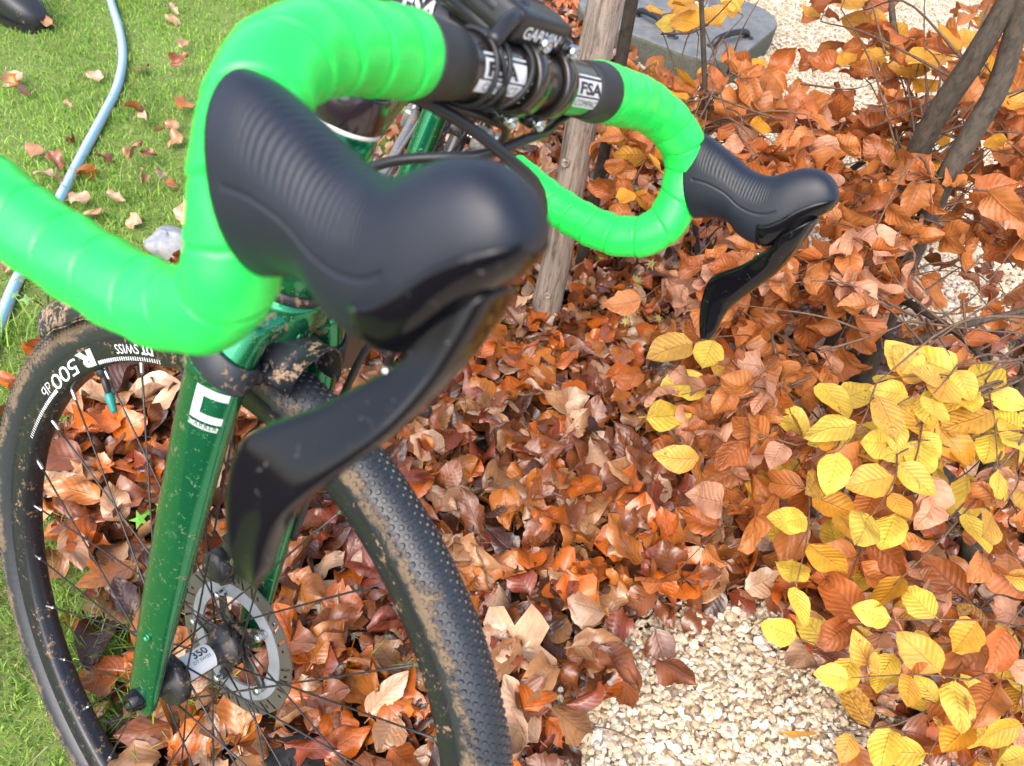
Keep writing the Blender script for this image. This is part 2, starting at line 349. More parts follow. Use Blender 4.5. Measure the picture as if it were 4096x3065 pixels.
# ---- grass blades (nobody could count them)
def grass(n, rg, name, label, lo, hi, patch=None):
    if patch is None:
        P = np.c_[rg.uniform(-2.6, .25, n), rg.uniform(.0, 3.3, n), np.zeros(n)]
        d = lawn_x(P[:, 1]) - P[:, 0]
        keep = (d > rg.normal(-.01, .05, n)) & in_view(P, 500); P = P[keep]
        lump = np.sin(P[:, 0] * 9 + 1.3 * np.sin(P[:, 1] * 6)) * np.sin(P[:, 1] * 11 + P[:, 0] * 4)
        keep = rg.random(len(P)) < .80 + .2 * lump; P = P[keep]; lump = lump[keep]
    else:
        P = patch; lump = np.zeros(len(P))
    n = len(P); h = rg.uniform(lo, hi, n) * (1 + .35 * lump) * (1 + (rg.random(n) < .03) * 1.3); w = rg.uniform(.0007, .0014, n); a = rg.uniform(0, 2 * np.pi, n)
    lean = rg.uniform(.25, 1.25, n) * h; b = a + rg.normal(0, .6, n) + np.pi / 2
    wd = np.c_[np.cos(a), np.sin(a), np.zeros(n)] * w[:, None]; ld = np.c_[np.cos(b), np.sin(b), np.zeros(n)] * lean[:, None]; up = np.c_[np.zeros(n), np.zeros(n), h]
    V = np.stack([P - wd, P + wd, P + wd * .8 + ld * .35 + up * .62, P - wd * .8 + ld * .35 + up * .62, P + ld + up * .9], 1).reshape(-1, 3)
    k = np.arange(n)[:, None] * 5; F = np.vstack([k + [0, 1, 2], k + [0, 2, 3], k + [3, 2, 4]])
    cs = np.array([(.20, .38, .045), (.28, .48, .055), (.12, .29, .035), (.36, .52, .09), (.50, .46, .24), (.30, .36, .10)])
    pr = np.array([.32, .27, .19, .10, .05, .07]); c = cs[rg.choice(6, n, p=pr)] * rg.uniform(.75, 1.25, (n, 1))
    pt = np.sin(P[:, 0] * 5.1 + 2 * np.sin(P[:, 1] * 3.3)) * np.sin(P[:, 1] * 6.3 + 1.7 * np.sin(P[:, 0] * 4)); c = c * (.92 + .2 * pt)[:, None]; th = (rg.random(n) < np.clip(.30 * (-pt - .35), 0, .4)); c[th] = np.array([.26, .20, .10]) * rg.uniform(.6, 1.2, (th.sum(), 1))
    c = np.repeat(np.c_[c, np.ones(n)], 5, 0)
    return big(name, V, F, 'grass', col=c, smooth=False, props={'kind': 'stuff', 'label': label, 'category': 'grass'})
grass(360000, np.random.default_rng(5), 'lawn_grass', 'short mossy green lawn grass behind the bicycle', .006, .018)
tuft_px = [(330, 2600), (420, 2560), (600, 2560), (700, 2840), (850, 2800), (640, 2900), (1580, 2680), (250, 1330), (60, 1340), (560, 2480), (930, 2790), (2380, 760), (2450, 900), (2300, 980), (2550, 1040), (2500, 820), (300, 2520), (450, 2620), (520, 2700), (300, 2700), (380, 2880), (560, 2960), (210, 2480)]
rgt = np.random.default_rng(8); tp = []
for (x, y) in tuft_px:
    c = on_ground(x, y); k = 34; tp.append(c + np.c_[rgt.normal(0, .022, k), rgt.normal(0, .022, k), np.full(k, .008)])
grass(0, rgt, 'grass_tuft', 'loose bright green grass blades poking through the leaves', .025, .07, patch=np.vstack(tp))

# ---- gravel: angular little stones
def gravel(n, rg, region, name, label, coarse=False):
    ico = bmesh.new(); bmesh.ops.create_icosphere(ico, subdivisions=1, radius=1); iv = np.array([v.co[:] for v in ico.verts]); fi = np.array([[v.index for v in f.verts] for f in ico.faces]); ico.free()
    if coarse:                                  # far stones, a few pixels each: six corners
        iv = np.array([(1, 0, 0), (0, 1, 0), (-1, 0, 0), (0, -1, 0), (0, 0, 1), (0, 0, -1)], float); fi = np.array([(0, 1, 4), (1, 2, 4), (2, 3, 4), (3, 0, 4), (1, 0, 5), (2, 1, 5), (3, 2, 5), (0, 3, 5)])
    P = region(n, rg); n = len(P); nv = len(iv)
    s = rg.lognormal(np.log(.0049), .34, n); sc = np.stack([s * rg.uniform(.9, 1.45, n), s * rg.uniform(.65, 1.05, n), s * rg.uniform(.4, .75, n)], 1)
    V = iv[None] * rg.uniform(.68, 1.12, (n, nv, 1)); V = V * sc[:, None]
    q = rg.normal(size=(n, 4)) * np.array([1, .35, .35, 1]); q /= np.linalg.norm(q, axis=1, keepdims=True); w, x, y, z = q.T
    Rm = np.stack([1 - 2 * (y * y + z * z), 2 * (x * y - z * w), 2 * (x * z + y * w), 2 * (x * y + z * w), 1 - 2 * (x * x + z * z), 2 * (y * z - x * w), 2 * (x * z - y * w), 2 * (y * z + x * w), 1 - 2 * (x * x + y * y)], 1).reshape(n, 3, 3)
    V = np.einsum('nij,nvj->nvi', Rm, V) + P[:, None]
    F = (fi[None] + (np.arange(n) * nv)[:, None, None]).reshape(-1, 3)
    cs = np.array([(.68, .54, .36), (.74, .64, .48), (.78, .73, .63), (.60, .44, .27), (.70, .52, .38), (.54, .46, .35), (.34, .27, .18)])
    c = cs[rg.choice(7, n, p=[.26, .27, .17, .11, .09, .07, .03])] * rg.uniform(.82, 1.12, (n, 1)); c = np.repeat(np.c_[c, np.ones(n)], nv, 0)
    return big(name, V.reshape(-1, 3), F, 'stone', col=c, smooth=False, props={'kind': 'stuff', 'label': label, 'category': 'gravel'})
def near_region(n, rg):
    P = np.c_[rg.uniform(0, 1.9, n), rg.uniform(.0, 1.75, n), rg.uniform(.001, .012, n)]
    return P[(P[:, 0] > grav_x(P[:, 1]) + rg.normal(-.03, .035, n)) & in_view(P, 750)]
def far_region(n, rg):
    P = np.c_[rg.uniform(-.1, 3.2, n), rg.uniform(1.75, 4.3, n), rg.uniform(.001, .012, n)]
    return P[(P[:, 0] > grav_x(P[:, 1]) + rg.normal(-.04, .05, n)) & in_view(P, 250)]
gravel(114000, np.random.default_rng(21), near_region, 'gravel', 'pale cream gravel chippings at the edge of the leaf litter')
gravel(150000, np.random.default_rng(22), far_region, 'gravel', 'pale gravel drive stretching away behind the beech hedge', True)

# ================================================================== LEAVES
def leaf_shape(rg, L=.06, W=.042, nl=8, nw=4, fold=.3, curl=.5, edge=.2, wave=.5, twist=.2, petiole=.012, crumple=0.0, ragged=.03):
    """beech leaf: base at origin, length along x, width along y; returns V,F(quads),uv"""
    s = np.linspace(0, 1, nl + 1); t = np.linspace(-1, 1, nw + 1)
    w = W / 2 * np.clip(np.sin(np.pi * s ** .82), 0, 1) ** .72 * (1.06 - .16 * s); w[-1] = W * .015; w[0] = W * .03
    ph = rg.uniform(0, 6.28, 4); V = []; UV = []
    ang = np.cumsum(np.full(nl + 1, curl / nl)) + .18 * wave * np.sin(s * 5 + ph[0]); ang -= ang[0]
    cx_ = np.r_[0, np.cumsum(np.cos(ang[:-1]) * L / nl)]; cz_ = np.r_[0, np.cumsum(np.sin(ang[:-1]) * L / nl)]
    side = .10 * L * np.sin(s * 2.2 + ph[1]) * rg.uniform(-1, 1)
    kk = rg.normal(0, 1, (7, 2)) * [7, 4.5]; kp_ = rg.uniform(0, 6.28, 7); ka = rg.uniform(.3, 1, 7) * crumple * L * .030
    rag = 1 + ragged * rg.normal(0, 1, (2, nl + 1)); rag[:, rg.integers(1, nl)] -= ragged * rg.uniform(0, 3)
    for i in range(nl + 1):
        for j in range(nw + 1):
            a = abs(t[j]); sg = np.sign(t[j]); ww = w[i] * (1 + .05 * wave * np.sin(s[i] * 40 + ph[2])) * rag[0 if sg < 0 else 1, i]
            y = sg * ww * a * np.cos(fold * .8); z = ww * a * np.sin(fold) + edge * ww * a ** 3 * np.sin(s[i] * 7 + ph[3] + sg)
            z += .05 * L * wave * a * np.sin(s[i] * 9 + ph[1] * sg) + float(np.sum(ka * np.sin(kk[:, 0] * s[i] + kk[:, 1] * t[j] + kp_)))
            tw = twist * (s[i] - .3); y, z = y * np.cos(tw) - z * np.sin(tw), y * np.sin(tw) + z * np.cos(tw)
            V.append((cx_[i] - z * np.sin(ang[i]), y + side[i], cz_[i] + z * np.cos(ang[i]))); UV.append((.5 + t[j] * .5, s[i]))
    F = grid_faces(nl + 1, nw + 1, False); k = len(V)
    if petiole:
        V += [(-petiole, -.0006, -.002), (-petiole, .0006, -.002), (0, .0007, 0), (0, -.0007, 0)]; UV += [(.5, 0)] * 4; F += [(k, k + 1, k + 2, k + 3)]
    return np.array(V), np.array(F), np.array(UV)
def lobed_shape(rg, r=.04, crumple=1.0):
    """crumpled five lobed leaf on a polar grid"""
    na, nr = 20, 3; V = [(0, 0, 0)]; UV = [(.5, .4)]; ph = rg.uniform(0, 6.28, 5)
    for k in range(1, nr + 1):
        for i in range(na):
            th = 2 * np.pi * i / na; lob = .58 + .42 * abs(np.cos(2.5 * (th))) ** .7 + rg.uniform(-.06, .06); 
            if abs(th - np.pi) < .35: lob *= .7
            q = r * lob * k / nr * (1 if k < nr else rg.uniform(.9, 1.1)); x, y = q * np.cos(th), q * np.sin(th)
            z = crumple * r * (.16 * np.sin(x / r * 4 + ph[0]) * np.cos(y / r * 4 + ph[1]) + .22 * (q / r) ** 2 * np.sin(2 * th + ph[2]) + .10 * rg.normal() * (k / nr))
            V.append((x, y, z)); UV.append((.5 + y / r * .45, .5 + x / r * .45))
    F = []
    for i in range(na): F.append((0, 1 + i, 1 + (i + 1) % na, 1 + (i + 1) % na))
    for k in range(nr - 1):
        for i in range(na):
            a, b = 1 + k * na + i, 1 + k * na + (i + 1) % na; F.append((a, a + na, b + na, b))
    F[:na] = [(0, 1 + i, 1 + (i + 1) % na, 1 + (i + 1) % na) for i in range(na)]
    # quads only: the centre fan is closed with doubled spokes
    fan = [(0, 1 + 2 * i, 1 + 2 * i + 1, 1 + (2 * i + 2) % na) for i in range(na // 2)]
    return np.array(V), np.array(fan + F[na:]), np.array(UV)
def rotm(yaw, pitch, roll):
    cy, sy, cp, sp, cr, sr = math.cos(yaw), math.sin(yaw), math.cos(pitch), math.sin(pitch), math.cos(roll), math.sin(roll)
    return np.array([[cy, -sy, 0], [sy, cy, 0], [0, 0, 1]]) @ np.array([[cp, 0, sp], [0, 1, 0], [-sp, 0, cp]]) @ np.array([[1, 0, 0], [0, cr, -sr], [0, sr, cr]])
rl = np.random.default_rng(33)
LIT = []
for k in range(60):
    if k % 9 == 3: LIT.append(('lobed', *lobed_shape(rl, rl.uniform(.036, .056), rl.uniform(.8, 1.7))))
    else:
        fo, cu_ = (rl.uniform(-.1, .35), rl.uniform(-.6, .6)) if k % 2 else (rl.uniform(.3, 1.15), rl.uniform(-2.4, 2.4)); LIT.append(('folded' if fo > .75 else 'curled' if abs(cu_) > 1.0 else 'flat', *leaf_shape(rl, rl.uniform(.048, .080), rl.uniform(.032, .054), 11, 6, fo, cu_, rl.uniform(-.8, .8), rl.uniform(.5, 1.9), rl.uniform(-1.1, 1.1), .010, .5 if k % 2 else rl.uniform(.8, 2.2), .06)))
LOW = [leaf_shape(rl, rl.uniform(.048, .078), rl.uniform(.032, .052), 7, 4, rl.uniform(0, .9), rl.uniform(-1.8, 1.8), rl.uniform(-.6, .6), rl.uniform(.5, 1.6), rl.uniform(-1, 1), .01, rl.uniform(.4, 1.6), .06) for _ in range(24)]
FLAT = [k for k, q_ in enumerate(LIT) if q_[0] == 'flat']
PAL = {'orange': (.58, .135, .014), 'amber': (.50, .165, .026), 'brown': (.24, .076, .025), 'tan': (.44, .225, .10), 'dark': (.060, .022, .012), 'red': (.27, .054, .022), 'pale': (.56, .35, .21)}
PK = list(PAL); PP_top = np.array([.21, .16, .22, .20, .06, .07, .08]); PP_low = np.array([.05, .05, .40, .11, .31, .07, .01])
def litter_points(n, rg):
    P = np.c_[rg.uniform(-1.0, 1.15, n), rg.uniform(.0, 2.9, n)]
    soft = rg.normal(0, .045, n); lx, gx = lawn_x(P[:, 1]), grav_x(P[:, 1])
    ok = (P[:, 0] > lx + soft) & (P[:, 0] < gx + soft * .8)
    P3 = np.c_[P, np.zeros(n)]
    e = project(P3); u_ = rg.random(n)
    ok |= (e[:, 2] > .1) & (e[:, 0] > 3080 + .35 * np.maximum(0, e[:, 1] - 2300)) & (e[:, 0] < 4400) & (e[:, 1] > 1850) & (e[:, 1] < 3100) & (u_ < np.interp(e[:, 1], [1850, 2300, 2600, 2800, 3000, 3100], [1, 1, 1, .8, .5, .3]))
    ok |= (e[:, 2] > .1) & (e[:, 0] > 3450) & (e[:, 0] < 4400) & (e[:, 1] > 1330) & (e[:, 1] <= 1850) & (u_ < np.interp(e[:, 1], [1330, 1450, 1850], [.12, .5, .9]))
    return P[ok & in_view(P3, 450)]
def pile(P): return .010 + .012 * (np.sin(P[:, 0] * 13 + 2 * np.sin(P[:, 1] * 9)) * np.sin(P[:, 1] * 15) + 1) * .5
items = []                                    # (shape index, position, rotation, colour name, layer)
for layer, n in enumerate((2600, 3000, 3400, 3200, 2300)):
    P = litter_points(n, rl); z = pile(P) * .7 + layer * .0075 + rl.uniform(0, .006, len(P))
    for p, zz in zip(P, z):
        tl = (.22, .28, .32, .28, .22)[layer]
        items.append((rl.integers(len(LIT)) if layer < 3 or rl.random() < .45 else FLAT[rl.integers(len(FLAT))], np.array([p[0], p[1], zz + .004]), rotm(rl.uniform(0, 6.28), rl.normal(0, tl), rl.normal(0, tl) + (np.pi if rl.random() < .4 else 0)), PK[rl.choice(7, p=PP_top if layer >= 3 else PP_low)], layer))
# leaves that show largest become things of their own: top layer, in frame, near, not behind the bicycle
pos = np.array([i[1] for i in items]); q = project(pos); lay = np.array([i[4] for i in items])
blocked = np.zeros(len(items), bool)
for (x0, y0, x1, y1) in ((0, 0, 1900, 1330), (760, 1300, 1400, 1700), (900, 1300, 1750, 2350), (600, 1500, 950, 2800), (1300, 1850, 2000, 3065), (650, 2500, 1000, 2900), (0, 1500, 150, 3065), (1900, 0, 2800, 1000), (2700, 500, 4096, 2300), (3300, 2000, 4096, 3065)):
    blocked |= (q[:, 0] > x0) & (q[:, 0] < x1) & (q[:, 1] > y0) & (q[:, 1] < y1)
good = (lay >= 3) & (q[:, 0] > 30) & (q[:, 0] < PW - 30) & (q[:, 1] > 30) & (q[:, 1] < PH - 30) & ~blocked
cand = np.where(good)[0]; score = -q[cand, 2] + .12 * (lay[cand] == 4)
chosen = set(cand[np.argsort(-score)][:290].tolist())
LNAME = {'orange': 'glossy orange', 'amber': 'amber brown', 'brown': 'mid brown', 'tan': 'pale tan', 'dark': 'wet dark brown', 'red': 'wet russet red', 'pale': 'bleached buff'}
for k in chosen:
    sh, p, Rm, cn, _ = items[k]; kind, V, F, UV = LIT[sh]; p = p + np.array([0, 0, .006])
    c = np.tile(np.array([*(np.array(PAL[cn]) * rl.uniform(.85, 1.25)), .1]), (len(V), 1))
    sz = np.ptp(V[:, 0]); size = 'large' if sz > .068 else 'small' if sz < .052 else 'middling'
    x_, y_ = p[0], p[1]
    if y_ > .95 and np.hypot(x_ - .04, y_ - 1.17) < .28: where = 'at the foot of the young tree'
    elif grav_x(y_) - x_ < .09: where = 'where the leaf litter meets the pale gravel'
    elif x_ - lawn_x(y_) < .10: where = 'where the leaf litter meets the lawn'
    elif x_ < -.02 - .25 * (y_ - .3) and y_ < .75: where = 'below the bicycle front wheel'
    elif x_ > .32: where = 'in the leaf litter beneath the beech hedge'
    elif y_ > .8: where = 'in the leaf litter between bicycle and hedge'
    else: where = 'in the leaf litter beside the front tyre'
    add('fallen_leaf', (V @ Rm.T) * 1.16 + p, F, 'litter', origin=p, col=c, uv=UV, props={'label': f"{size} {LNAME[cn]} {'crumpled lobed' if kind == 'lobed' else kind + ' oval'} leaf {where}", 'category': 'leaf', 'group': 'fallen leaves on the litter'})
Vs, Fs, Us, Cs, off = [], [], [], [], 0
for k, (sh, p, Rm, cn, layer) in enumerate(items):
    if k in chosen: continue
    kind, V, F, UV = LIT[sh]
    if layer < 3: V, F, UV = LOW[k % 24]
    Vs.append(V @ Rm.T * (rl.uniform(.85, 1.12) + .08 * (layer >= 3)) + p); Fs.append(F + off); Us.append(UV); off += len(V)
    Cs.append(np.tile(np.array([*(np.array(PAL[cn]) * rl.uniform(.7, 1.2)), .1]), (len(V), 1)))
big('leaf_litter', np.vstack(Vs), np.vstack(Fs), 'litter', col=np.vstack(Cs), uv=np.vstack(Us), props={'kind': 'stuff', 'label': 'thick wet layer of brown and orange fallen leaves', 'category': 'leaf litter'})
# leaves on the lawn, one by one
z2 = [(840, 75), (925, 240), (725, 350), (875, 340), (115, 370), (435, 375), (30, 425), (100, 470), (370, 545), (630, 540), (710, 580), (920, 550), (885, 610), (1000, 625), (800, 670), (935, 690), (190, 735), (245, 780), (360, 700), (480, 795), (710, 775), (655, 815), (185, 870), (300, 920), (390, 890), (830, 875), (720, 935), (840, 935), (540, 980), (350, 1015), (700, 1090), (520, 1065), (850, 1150), (960, 1150), (270, 125), (860, 20), (60, 1310)]
z2 += [((x - 0) / .7857, y / .7857) for x, y in [(1600, 430), (1545, 520), (1620, 470), (1570, 480), (1580, 620)]]
for k, (x, y) in enumerate(z2):
    p = on_ground(x * .7857, y * .7857, .03); sh = FLAT[rl.integers(len(FLAT))] if k % 3 else rl.integers(len(LIT)); sh = sh if LIT[sh][0] != 'lobed' else FLAT[k % len(FLAT)]; kind, V, F, UV = LIT[sh]; cn = ['tan', 'pale', 'brown', 'tan', 'amber', 'pale'][rl.integers(6)]
    if (x, y) in ((360, 700), (480, 795), (725, 350), (710, 775)): cn = 'brown'
    c = np.tile(np.array([*(np.array(PAL[cn]) * rl.uniform(.9, 1.2)), .1]), (len(V), 1))
    add('fallen_leaf', V @ rotm(rl.uniform(0, 6.28), rl.normal(0, .4), rl.normal(0, .4)).T * rl.uniform(.6, .95) + p, F, 'litter', origin=p, col=c, uv=UV, props={'label': f"{LNAME[cn]} {'lobed crumpled' if kind == 'lobed' else kind + ' oval'} leaf lying on the green lawn", 'category': 'leaf', 'group': 'fallen leaves on the lawn'})

# ================================================================== TREES AND HEDGE
def organic_tube(P, r, seg, rg, amp=.06, n=40):
    P = spline(P, n); r = np.interp(np.linspace(0, 1, n), np.linspace(0, 1, len(r)), r)
    V, F = tube(P, r, seg); Q = V.reshape(n, seg, 3); a = np.arange(seg)
    for i in range(n):
        for ph, k, w in ((.7, 2, .5), (2.1, 3, .35), (4.0, 5, .25)):
            m = 1 + amp * w * np.sin(k * 2 * np.pi * a / seg + ph + i * .23)
            Q[i] = P[i] + (Q[i] - P[i]) * m[:, None]
    return Q.reshape(-1, 3), F
# young tree that the bicycle leans on
tb = on_ground(2165, 1300); tt = on_plane_y(2432, 0, tb[1] + .01); tdir = norm(tt - tb)
young = empty('young_tree', tb, label='young grey brown tree trunk with small knots, which the bicycle leans against', category='tree')
hts = [0, .15, .3, .5, .62, .645, .67, .9, 1.15, 1.5, 1.8]
V, F = organic_tube([tb - tdir * .05] + [tb + tdir * h + np.array([.004 * math.sin(h * 9), .004 * math.cos(h * 7), 0]) for h in hts[1:]], [.031, .028, .0265, .026, .0265, .0285, .030, .0275, .027, .025, .022], 26, rng, .05, 90)
add('trunk', V - tb, F, 'bark', young)
def knot(c, nrm, r, parent, o):
    nrm = norm(nrm); V, F = lathe(c - nrm * r * .3, nrm, [(0, r * 1.25), (r * .35, r * 1.05), (r * .5, r * .75), (r * .32, r * .5), (r * .12, r * .25), (r * .1, .0002)], 14)
    add('knot', V - o, F, 'bark', parent)
for (x, y) in ((2260, 655), (2190, 1185)):
    d = norm(ray(x, y)); tz = (tb[1] - .026) / d[1]; c = CAMP + d * tz; knot(c, -d * np.array([1, 1, .15]), .007, young, tb)
# crown of the young tree: far above the picture
rc = np.random.default_rng(71); cv, cf, cu, cc, off = [], [], [], [], 0; CR = []
top = tb + tdir * 1.8
for k in range(9):
    a = k * 2.4; st = tb + tdir * (1.45 + .04 * k); e = st + np.array([math.cos(a) * .5, math.sin(a) * .5, .45 + .05 * k]); P = spline([st, (st + e) / 2 + [0, 0, .05], e], 8)
    V, F = tube(P, np.linspace(.009, .002, 8), 6); add('branch', V - tb, F, 'twig', young)
    for j in range(16):
        p = P[rc.integers(3, 8)] + rc.normal(0, .09, 3); V, F, UV = leaf_shape(rc, .055, .035, 4, 2, .2, .4, .2, .5, .2, .01); V = V @ rotm(rc.uniform(0, 6.3), rc.normal(0, .5), rc.normal(0, .5)).T + p
        cv.append(V); cf.append(F + off); cu.append(UV); off += len(V); cc.append(np.tile([.5, .25, .04, .1], (len(V), 1)))
big('crown', np.vstack(cv) - tb, np.vstack(cf), 'leaf', col=np.vstack(cc), uv=np.vstack(cu), parent=young, props={'kind': 'stuff'})
# darker, thinner stem right behind it
b2 = on_plane_y(2392, 760, tb[1] + .16); b2[2] = 0
dark = empty('slender_trunk', b2, label='slender dark trunk standing close behind the young tree', category='tree')
t2 = on_plane_y(2528, 0, b2[1]); V, F = organic_tube([b2, b2 + (t2 - b2) * .5 + [.004, 0, 0], t2, t2 + (t2 - b2) * .6], [.0125, .0115, .0105, .008], 16, rng, .05, 50)
add('trunk', V - b2, F, 'beechbark', dark)
for k in range(5):
    e0 = t2 + (t2 - b2) * (.2 + .08 * k); e1 = e0 + np.array([math.cos(k * 2.2) * .4, math.sin(k * 2.2) * .3, .35]); V, F = tube(spline([e0, (e0 + e1) / 2 + [0, 0, .05], e1], 8), np.linspace(.006, .0015, 8), 6); add('branch', V - b2, F, 'twig', dark)

# ---- beech hedge: stems, branches, twigs and leaves
rh = np.random.default_rng(57)
HPAL = {'copper': (.64, .225, .055), 'rust': (.50, .145, .032), 'pink': (.68, .34, .20), 'yellow': (.82, .58, .075), 'amber': (.76, .36, .030), 'mixed': (.76, .42, .06)}
HL = {}; HRAW = {}
for cn in HPAL:
    for k in range(9):
        yel = cn in ('yellow', 'amber', 'mixed')
        V, F, UV = leaf_shape(rh, .062, rh.uniform(.039, .047), 9, 6, rh.uniform(.02, .28) if yel else rh.uniform(.05, .65), rh.uniform(-.5, .5) if yel else rh.uniform(-1.3, 1.1), rh.uniform(-.15, .2) if yel else rh.uniform(-.6, .6), .4 if yel else rh.uniform(.8, 1.5), rh.uniform(-.25, .25) if yel else rh.uniform(-.8, .8), .009, rh.uniform(.2, .7) if yel else rh.uniform(.7, 1.8), .03 if yel else .045)
        spk = {'yellow': .35, 'amber': .25, 'mixed': .62}.get(cn, .1)
        base = np.array(HPAL[cn]) * rh.uniform(.72, 1.15); c = np.tile([*base, spk * rh.uniform(.5, 1.2)], (len(V), 1))
        HRAW[(cn, k)] = (V, F, UV, c); tmp = add('leaf', V, F, 'leaf', col=c, uv=UV); HL[(cn, k)] = tmp.data; bpy.data.objects.remove(tmp)
def mk_shrub(label, base): return empty('beech_shrub', base, label=label, category='shrub', group='beech hedge plants')
shrubs = []
def shrub(label, stems, radii):
    base = stems[0][0]; o = mk_shrub(label, base); paths = []
    for st, r in zip(stems, radii):
        P = spline(st, 40); V, F = organic_tube(st, r, 14, rh, .06, 44); add('stem', V - base, F, 'beechbark', o); paths.append((P, np.interp(np.linspace(0, 1, 40), np.linspace(0, 1, len(r)), r)))
    s = {'o': o, 'base': base, 'paths': paths, 'n': 0}; shrubs.append(s); return s
b1 = on_ground(3335, 1740); Y1 = b1[1]
pl = lambda L, dy: [on_plane_y(x, y, Y1 + d) for (x, y), d in zip(L, dy)]
s_right = shrub('tall beech shrub with thick forked stems and copper leaves', [
    [b1] + pl([(3440, 1530), (3600, 1130), (3760, 760), (3905, 500), (3990, 350), (4045, 180), (4120, -120), (4190, -500)], [0, .01, .03, .05, .06, .07, .08, .10]),
    [b1 + [-.03, .10, 0]] + pl([(3400, 1250), (3500, 1000), (3600, 760), (3740, 470), (3880, 260), (4020, 20), (4110, -200), (4300, -560)], [.1, .1, .1, .09, .08, .08, .09, .1])],
    [[.020, .0185, .0175, .0165, .0155, .0150, .014, .011, .007], [.020, .019, .0185, .018, .0175, .0165, .015, .011, .007]])
b2_ = on_ground(3870, 2260); s_front = shrub('low beech shrub with many yellow leaves over the gravel edge', [
    [b2_] + [on_plane_y(x, y, b2_[1]) for x, y in ((3940, 1930), (4000, 1740), (4120, 1450), (4260, 1100))], [b2_, b2_ + [-.05, .02, .12], b2_ + [-.16, .04, .2], b2_ + [-.24, .02, .22]], [b2_, b2_ + [-.02, -.06, .08], b2_ + [-.06, -.16, .15], b2_ + [-.05, -.24, .17]]],
    [[.016, .0145, .012, .008, .002], [.012, .010, .007, .004], [.010, .008, .006, .004]])
b3 = on_ground(2790, 1330); s_mid = shrub('thin stemmed young beech shrub with rust brown leaves beside the stone slab', [
    [b3] + [on_plane_y(x, y, b3[1]) for x, y in ((2835, 960), (2825, 620), (2818, 300), (2805, 0), (2800, -250))], [b3 + [.05, .06, 0], b3 + [.10, .08, .2], b3 + [.18, .10, .36], b3 + [.30, .1, .5]], [b3 + [.02, .05, 0], b3 + [-.06, .08, .2], b3 + [-.12, .1, .38]]],
    [[.006, .0055, .005, .0045, .004, .003], [.009, .008, .006, .004], [.007, .006, .004]])
b4 = on_ground(3100, 1560); s_low = shrub('low spreading beech shrub with copper leaves reaching over the litter', [
    [b4, b4 + [-.02, -.03, .1], b4 + [-.07, -.08, .16], b4 + [-.14, -.14, .2]], [b4, b4 + [.03, -.05, .1], b4 + [.06, -.14, .17], b4 + [.05, -.24, .19]], [b4, b4 + [-.05, .05, .1], b4 + [-.15, .08, .2], b4 + [-.22, .06, .28]]],
    [[.012, .010, .007, .004], [.012, .010, .007, .004], [.010, .008, .006, .003]])
def put_leaf(s, base, d, up_, cn, scale):
    """one leaf: base point, direction it points, facing normal"""
    x = norm(d); z = norm(up_ - (up_ @ x) * x); y = np.cross(z, x); key = (cn, int(rh.integers(9)))
    if s['n'] >= 295:
        V, F, UV, C = HRAW[key]; k0 = s.setdefault('ev', 0); s.setdefault('extra', []).append((V @ np.stack([x, y, z]) * scale + np.asarray(base) - s['base'], F + k0, UV, C)); s['ev'] = k0 + len(V); return
    o = bpy.data.objects.new('leaf', HL[key]); COL.objects.link(o); o.parent = s['o']; s['n'] += 1
    m = np.eye(4); m[:3, 0] = x * scale; m[:3, 1] = y * scale; m[:3, 2] = z * scale; m[:3, 3] = np.asarray(base) - s['base']
    o.matrix_local = Matrix(m.tolist())
def twig(s, p, n, cols, length, face=None, tocam=.35, scale=1.0):
    """a leafy twig centred on p, joined by a branch to the nearest stem of shrub s"""
    best = None
    for P, r in s['paths']:
        w = rh.uniform(0, .16, len(P)) + np.linalg.norm((P - p) * [1, 1, 1.25], axis=1) + np.where(P[:, 2] > p[2] + .12, .12, 0); i = int(np.argmin(w))
        if best is None or w[i] < best[0]: best = (w[i], P[i], r[i])
    sp = best[1]; out = p - sp; out[2] *= .3
    if np.linalg.norm(out[:2]) < .03: out = rh.normal(size=3) * [1, 1, .2]
    d = norm(norm(out) + rh.normal(0, .55, 3) * [1, 1, .35]); a = p - d * length * .5; b = p + d * length * .5 + np.array([0, 0, -.015])
    a[2] = max(a[2], .015); b[2] = max(b[2], .015)
    T = spline([a, p + rh.normal(0, .006, 3), b], 9)
    if np.linalg.norm(a - sp) > .03:
        mid_ = (a + sp) / 2 + np.array([0, 0, .02]) + rh.normal(0, .015, 3); mid_[2] = max(mid_[2], .02)
        B = spline([sp, mid_, a], 10); B = np.vstack([B[:-1], T]); rr = np.r_[np.linspace(min(.0022, best[2] * .5), .0012, 9), np.linspace(.0012, .0006, 9)]
    else: B = T; rr = np.linspace(.0018, .0007, 9)
    V, F = tube(B, rr, 5); add('branch', V - s['base'], F, 'twig', s['o'])
    fc = np.array([0, 0, 1.]) if face is None else face
    tc = norm(CAMP - p); side = norm(np.cross(d, fc))
    for k in range(n):
        q = T[min(8, int((k + .6) / n * 9))]; sg = 1 if k % 2 else -1
        ld = norm(d * rh.uniform(.3, .9) + side * sg * rh.uniform(.6, 1.1) + np.array([0, 0, rh.uniform(-.35, .15)]))
        if k == n - 1: ld = norm(d + rh.normal(0, .2, 3))
        cl_ = cols[rh.integers(len(cols))]; wild = cl_ in ('copper', 'rust', 'pink'); nm = norm(fc * (1 - tocam) + tc * tocam * (.5 if wild else 1) + rh.normal(0, .62 if wild else .33, 3))
        put_leaf(s, q + ld * .004, ld, nm, cl_, scale * rh.uniform(.62, 1.15))
COP = ['copper', 'copper', 'rust', 'pink', 'copper', 'rust']; YEL = ['yellow', 'yellow', 'mixed', 'yellow', 'amber']; MIX = ['copper', 'pink', 'yellow', 'mixed', 'copper', 'amber', 'rust']
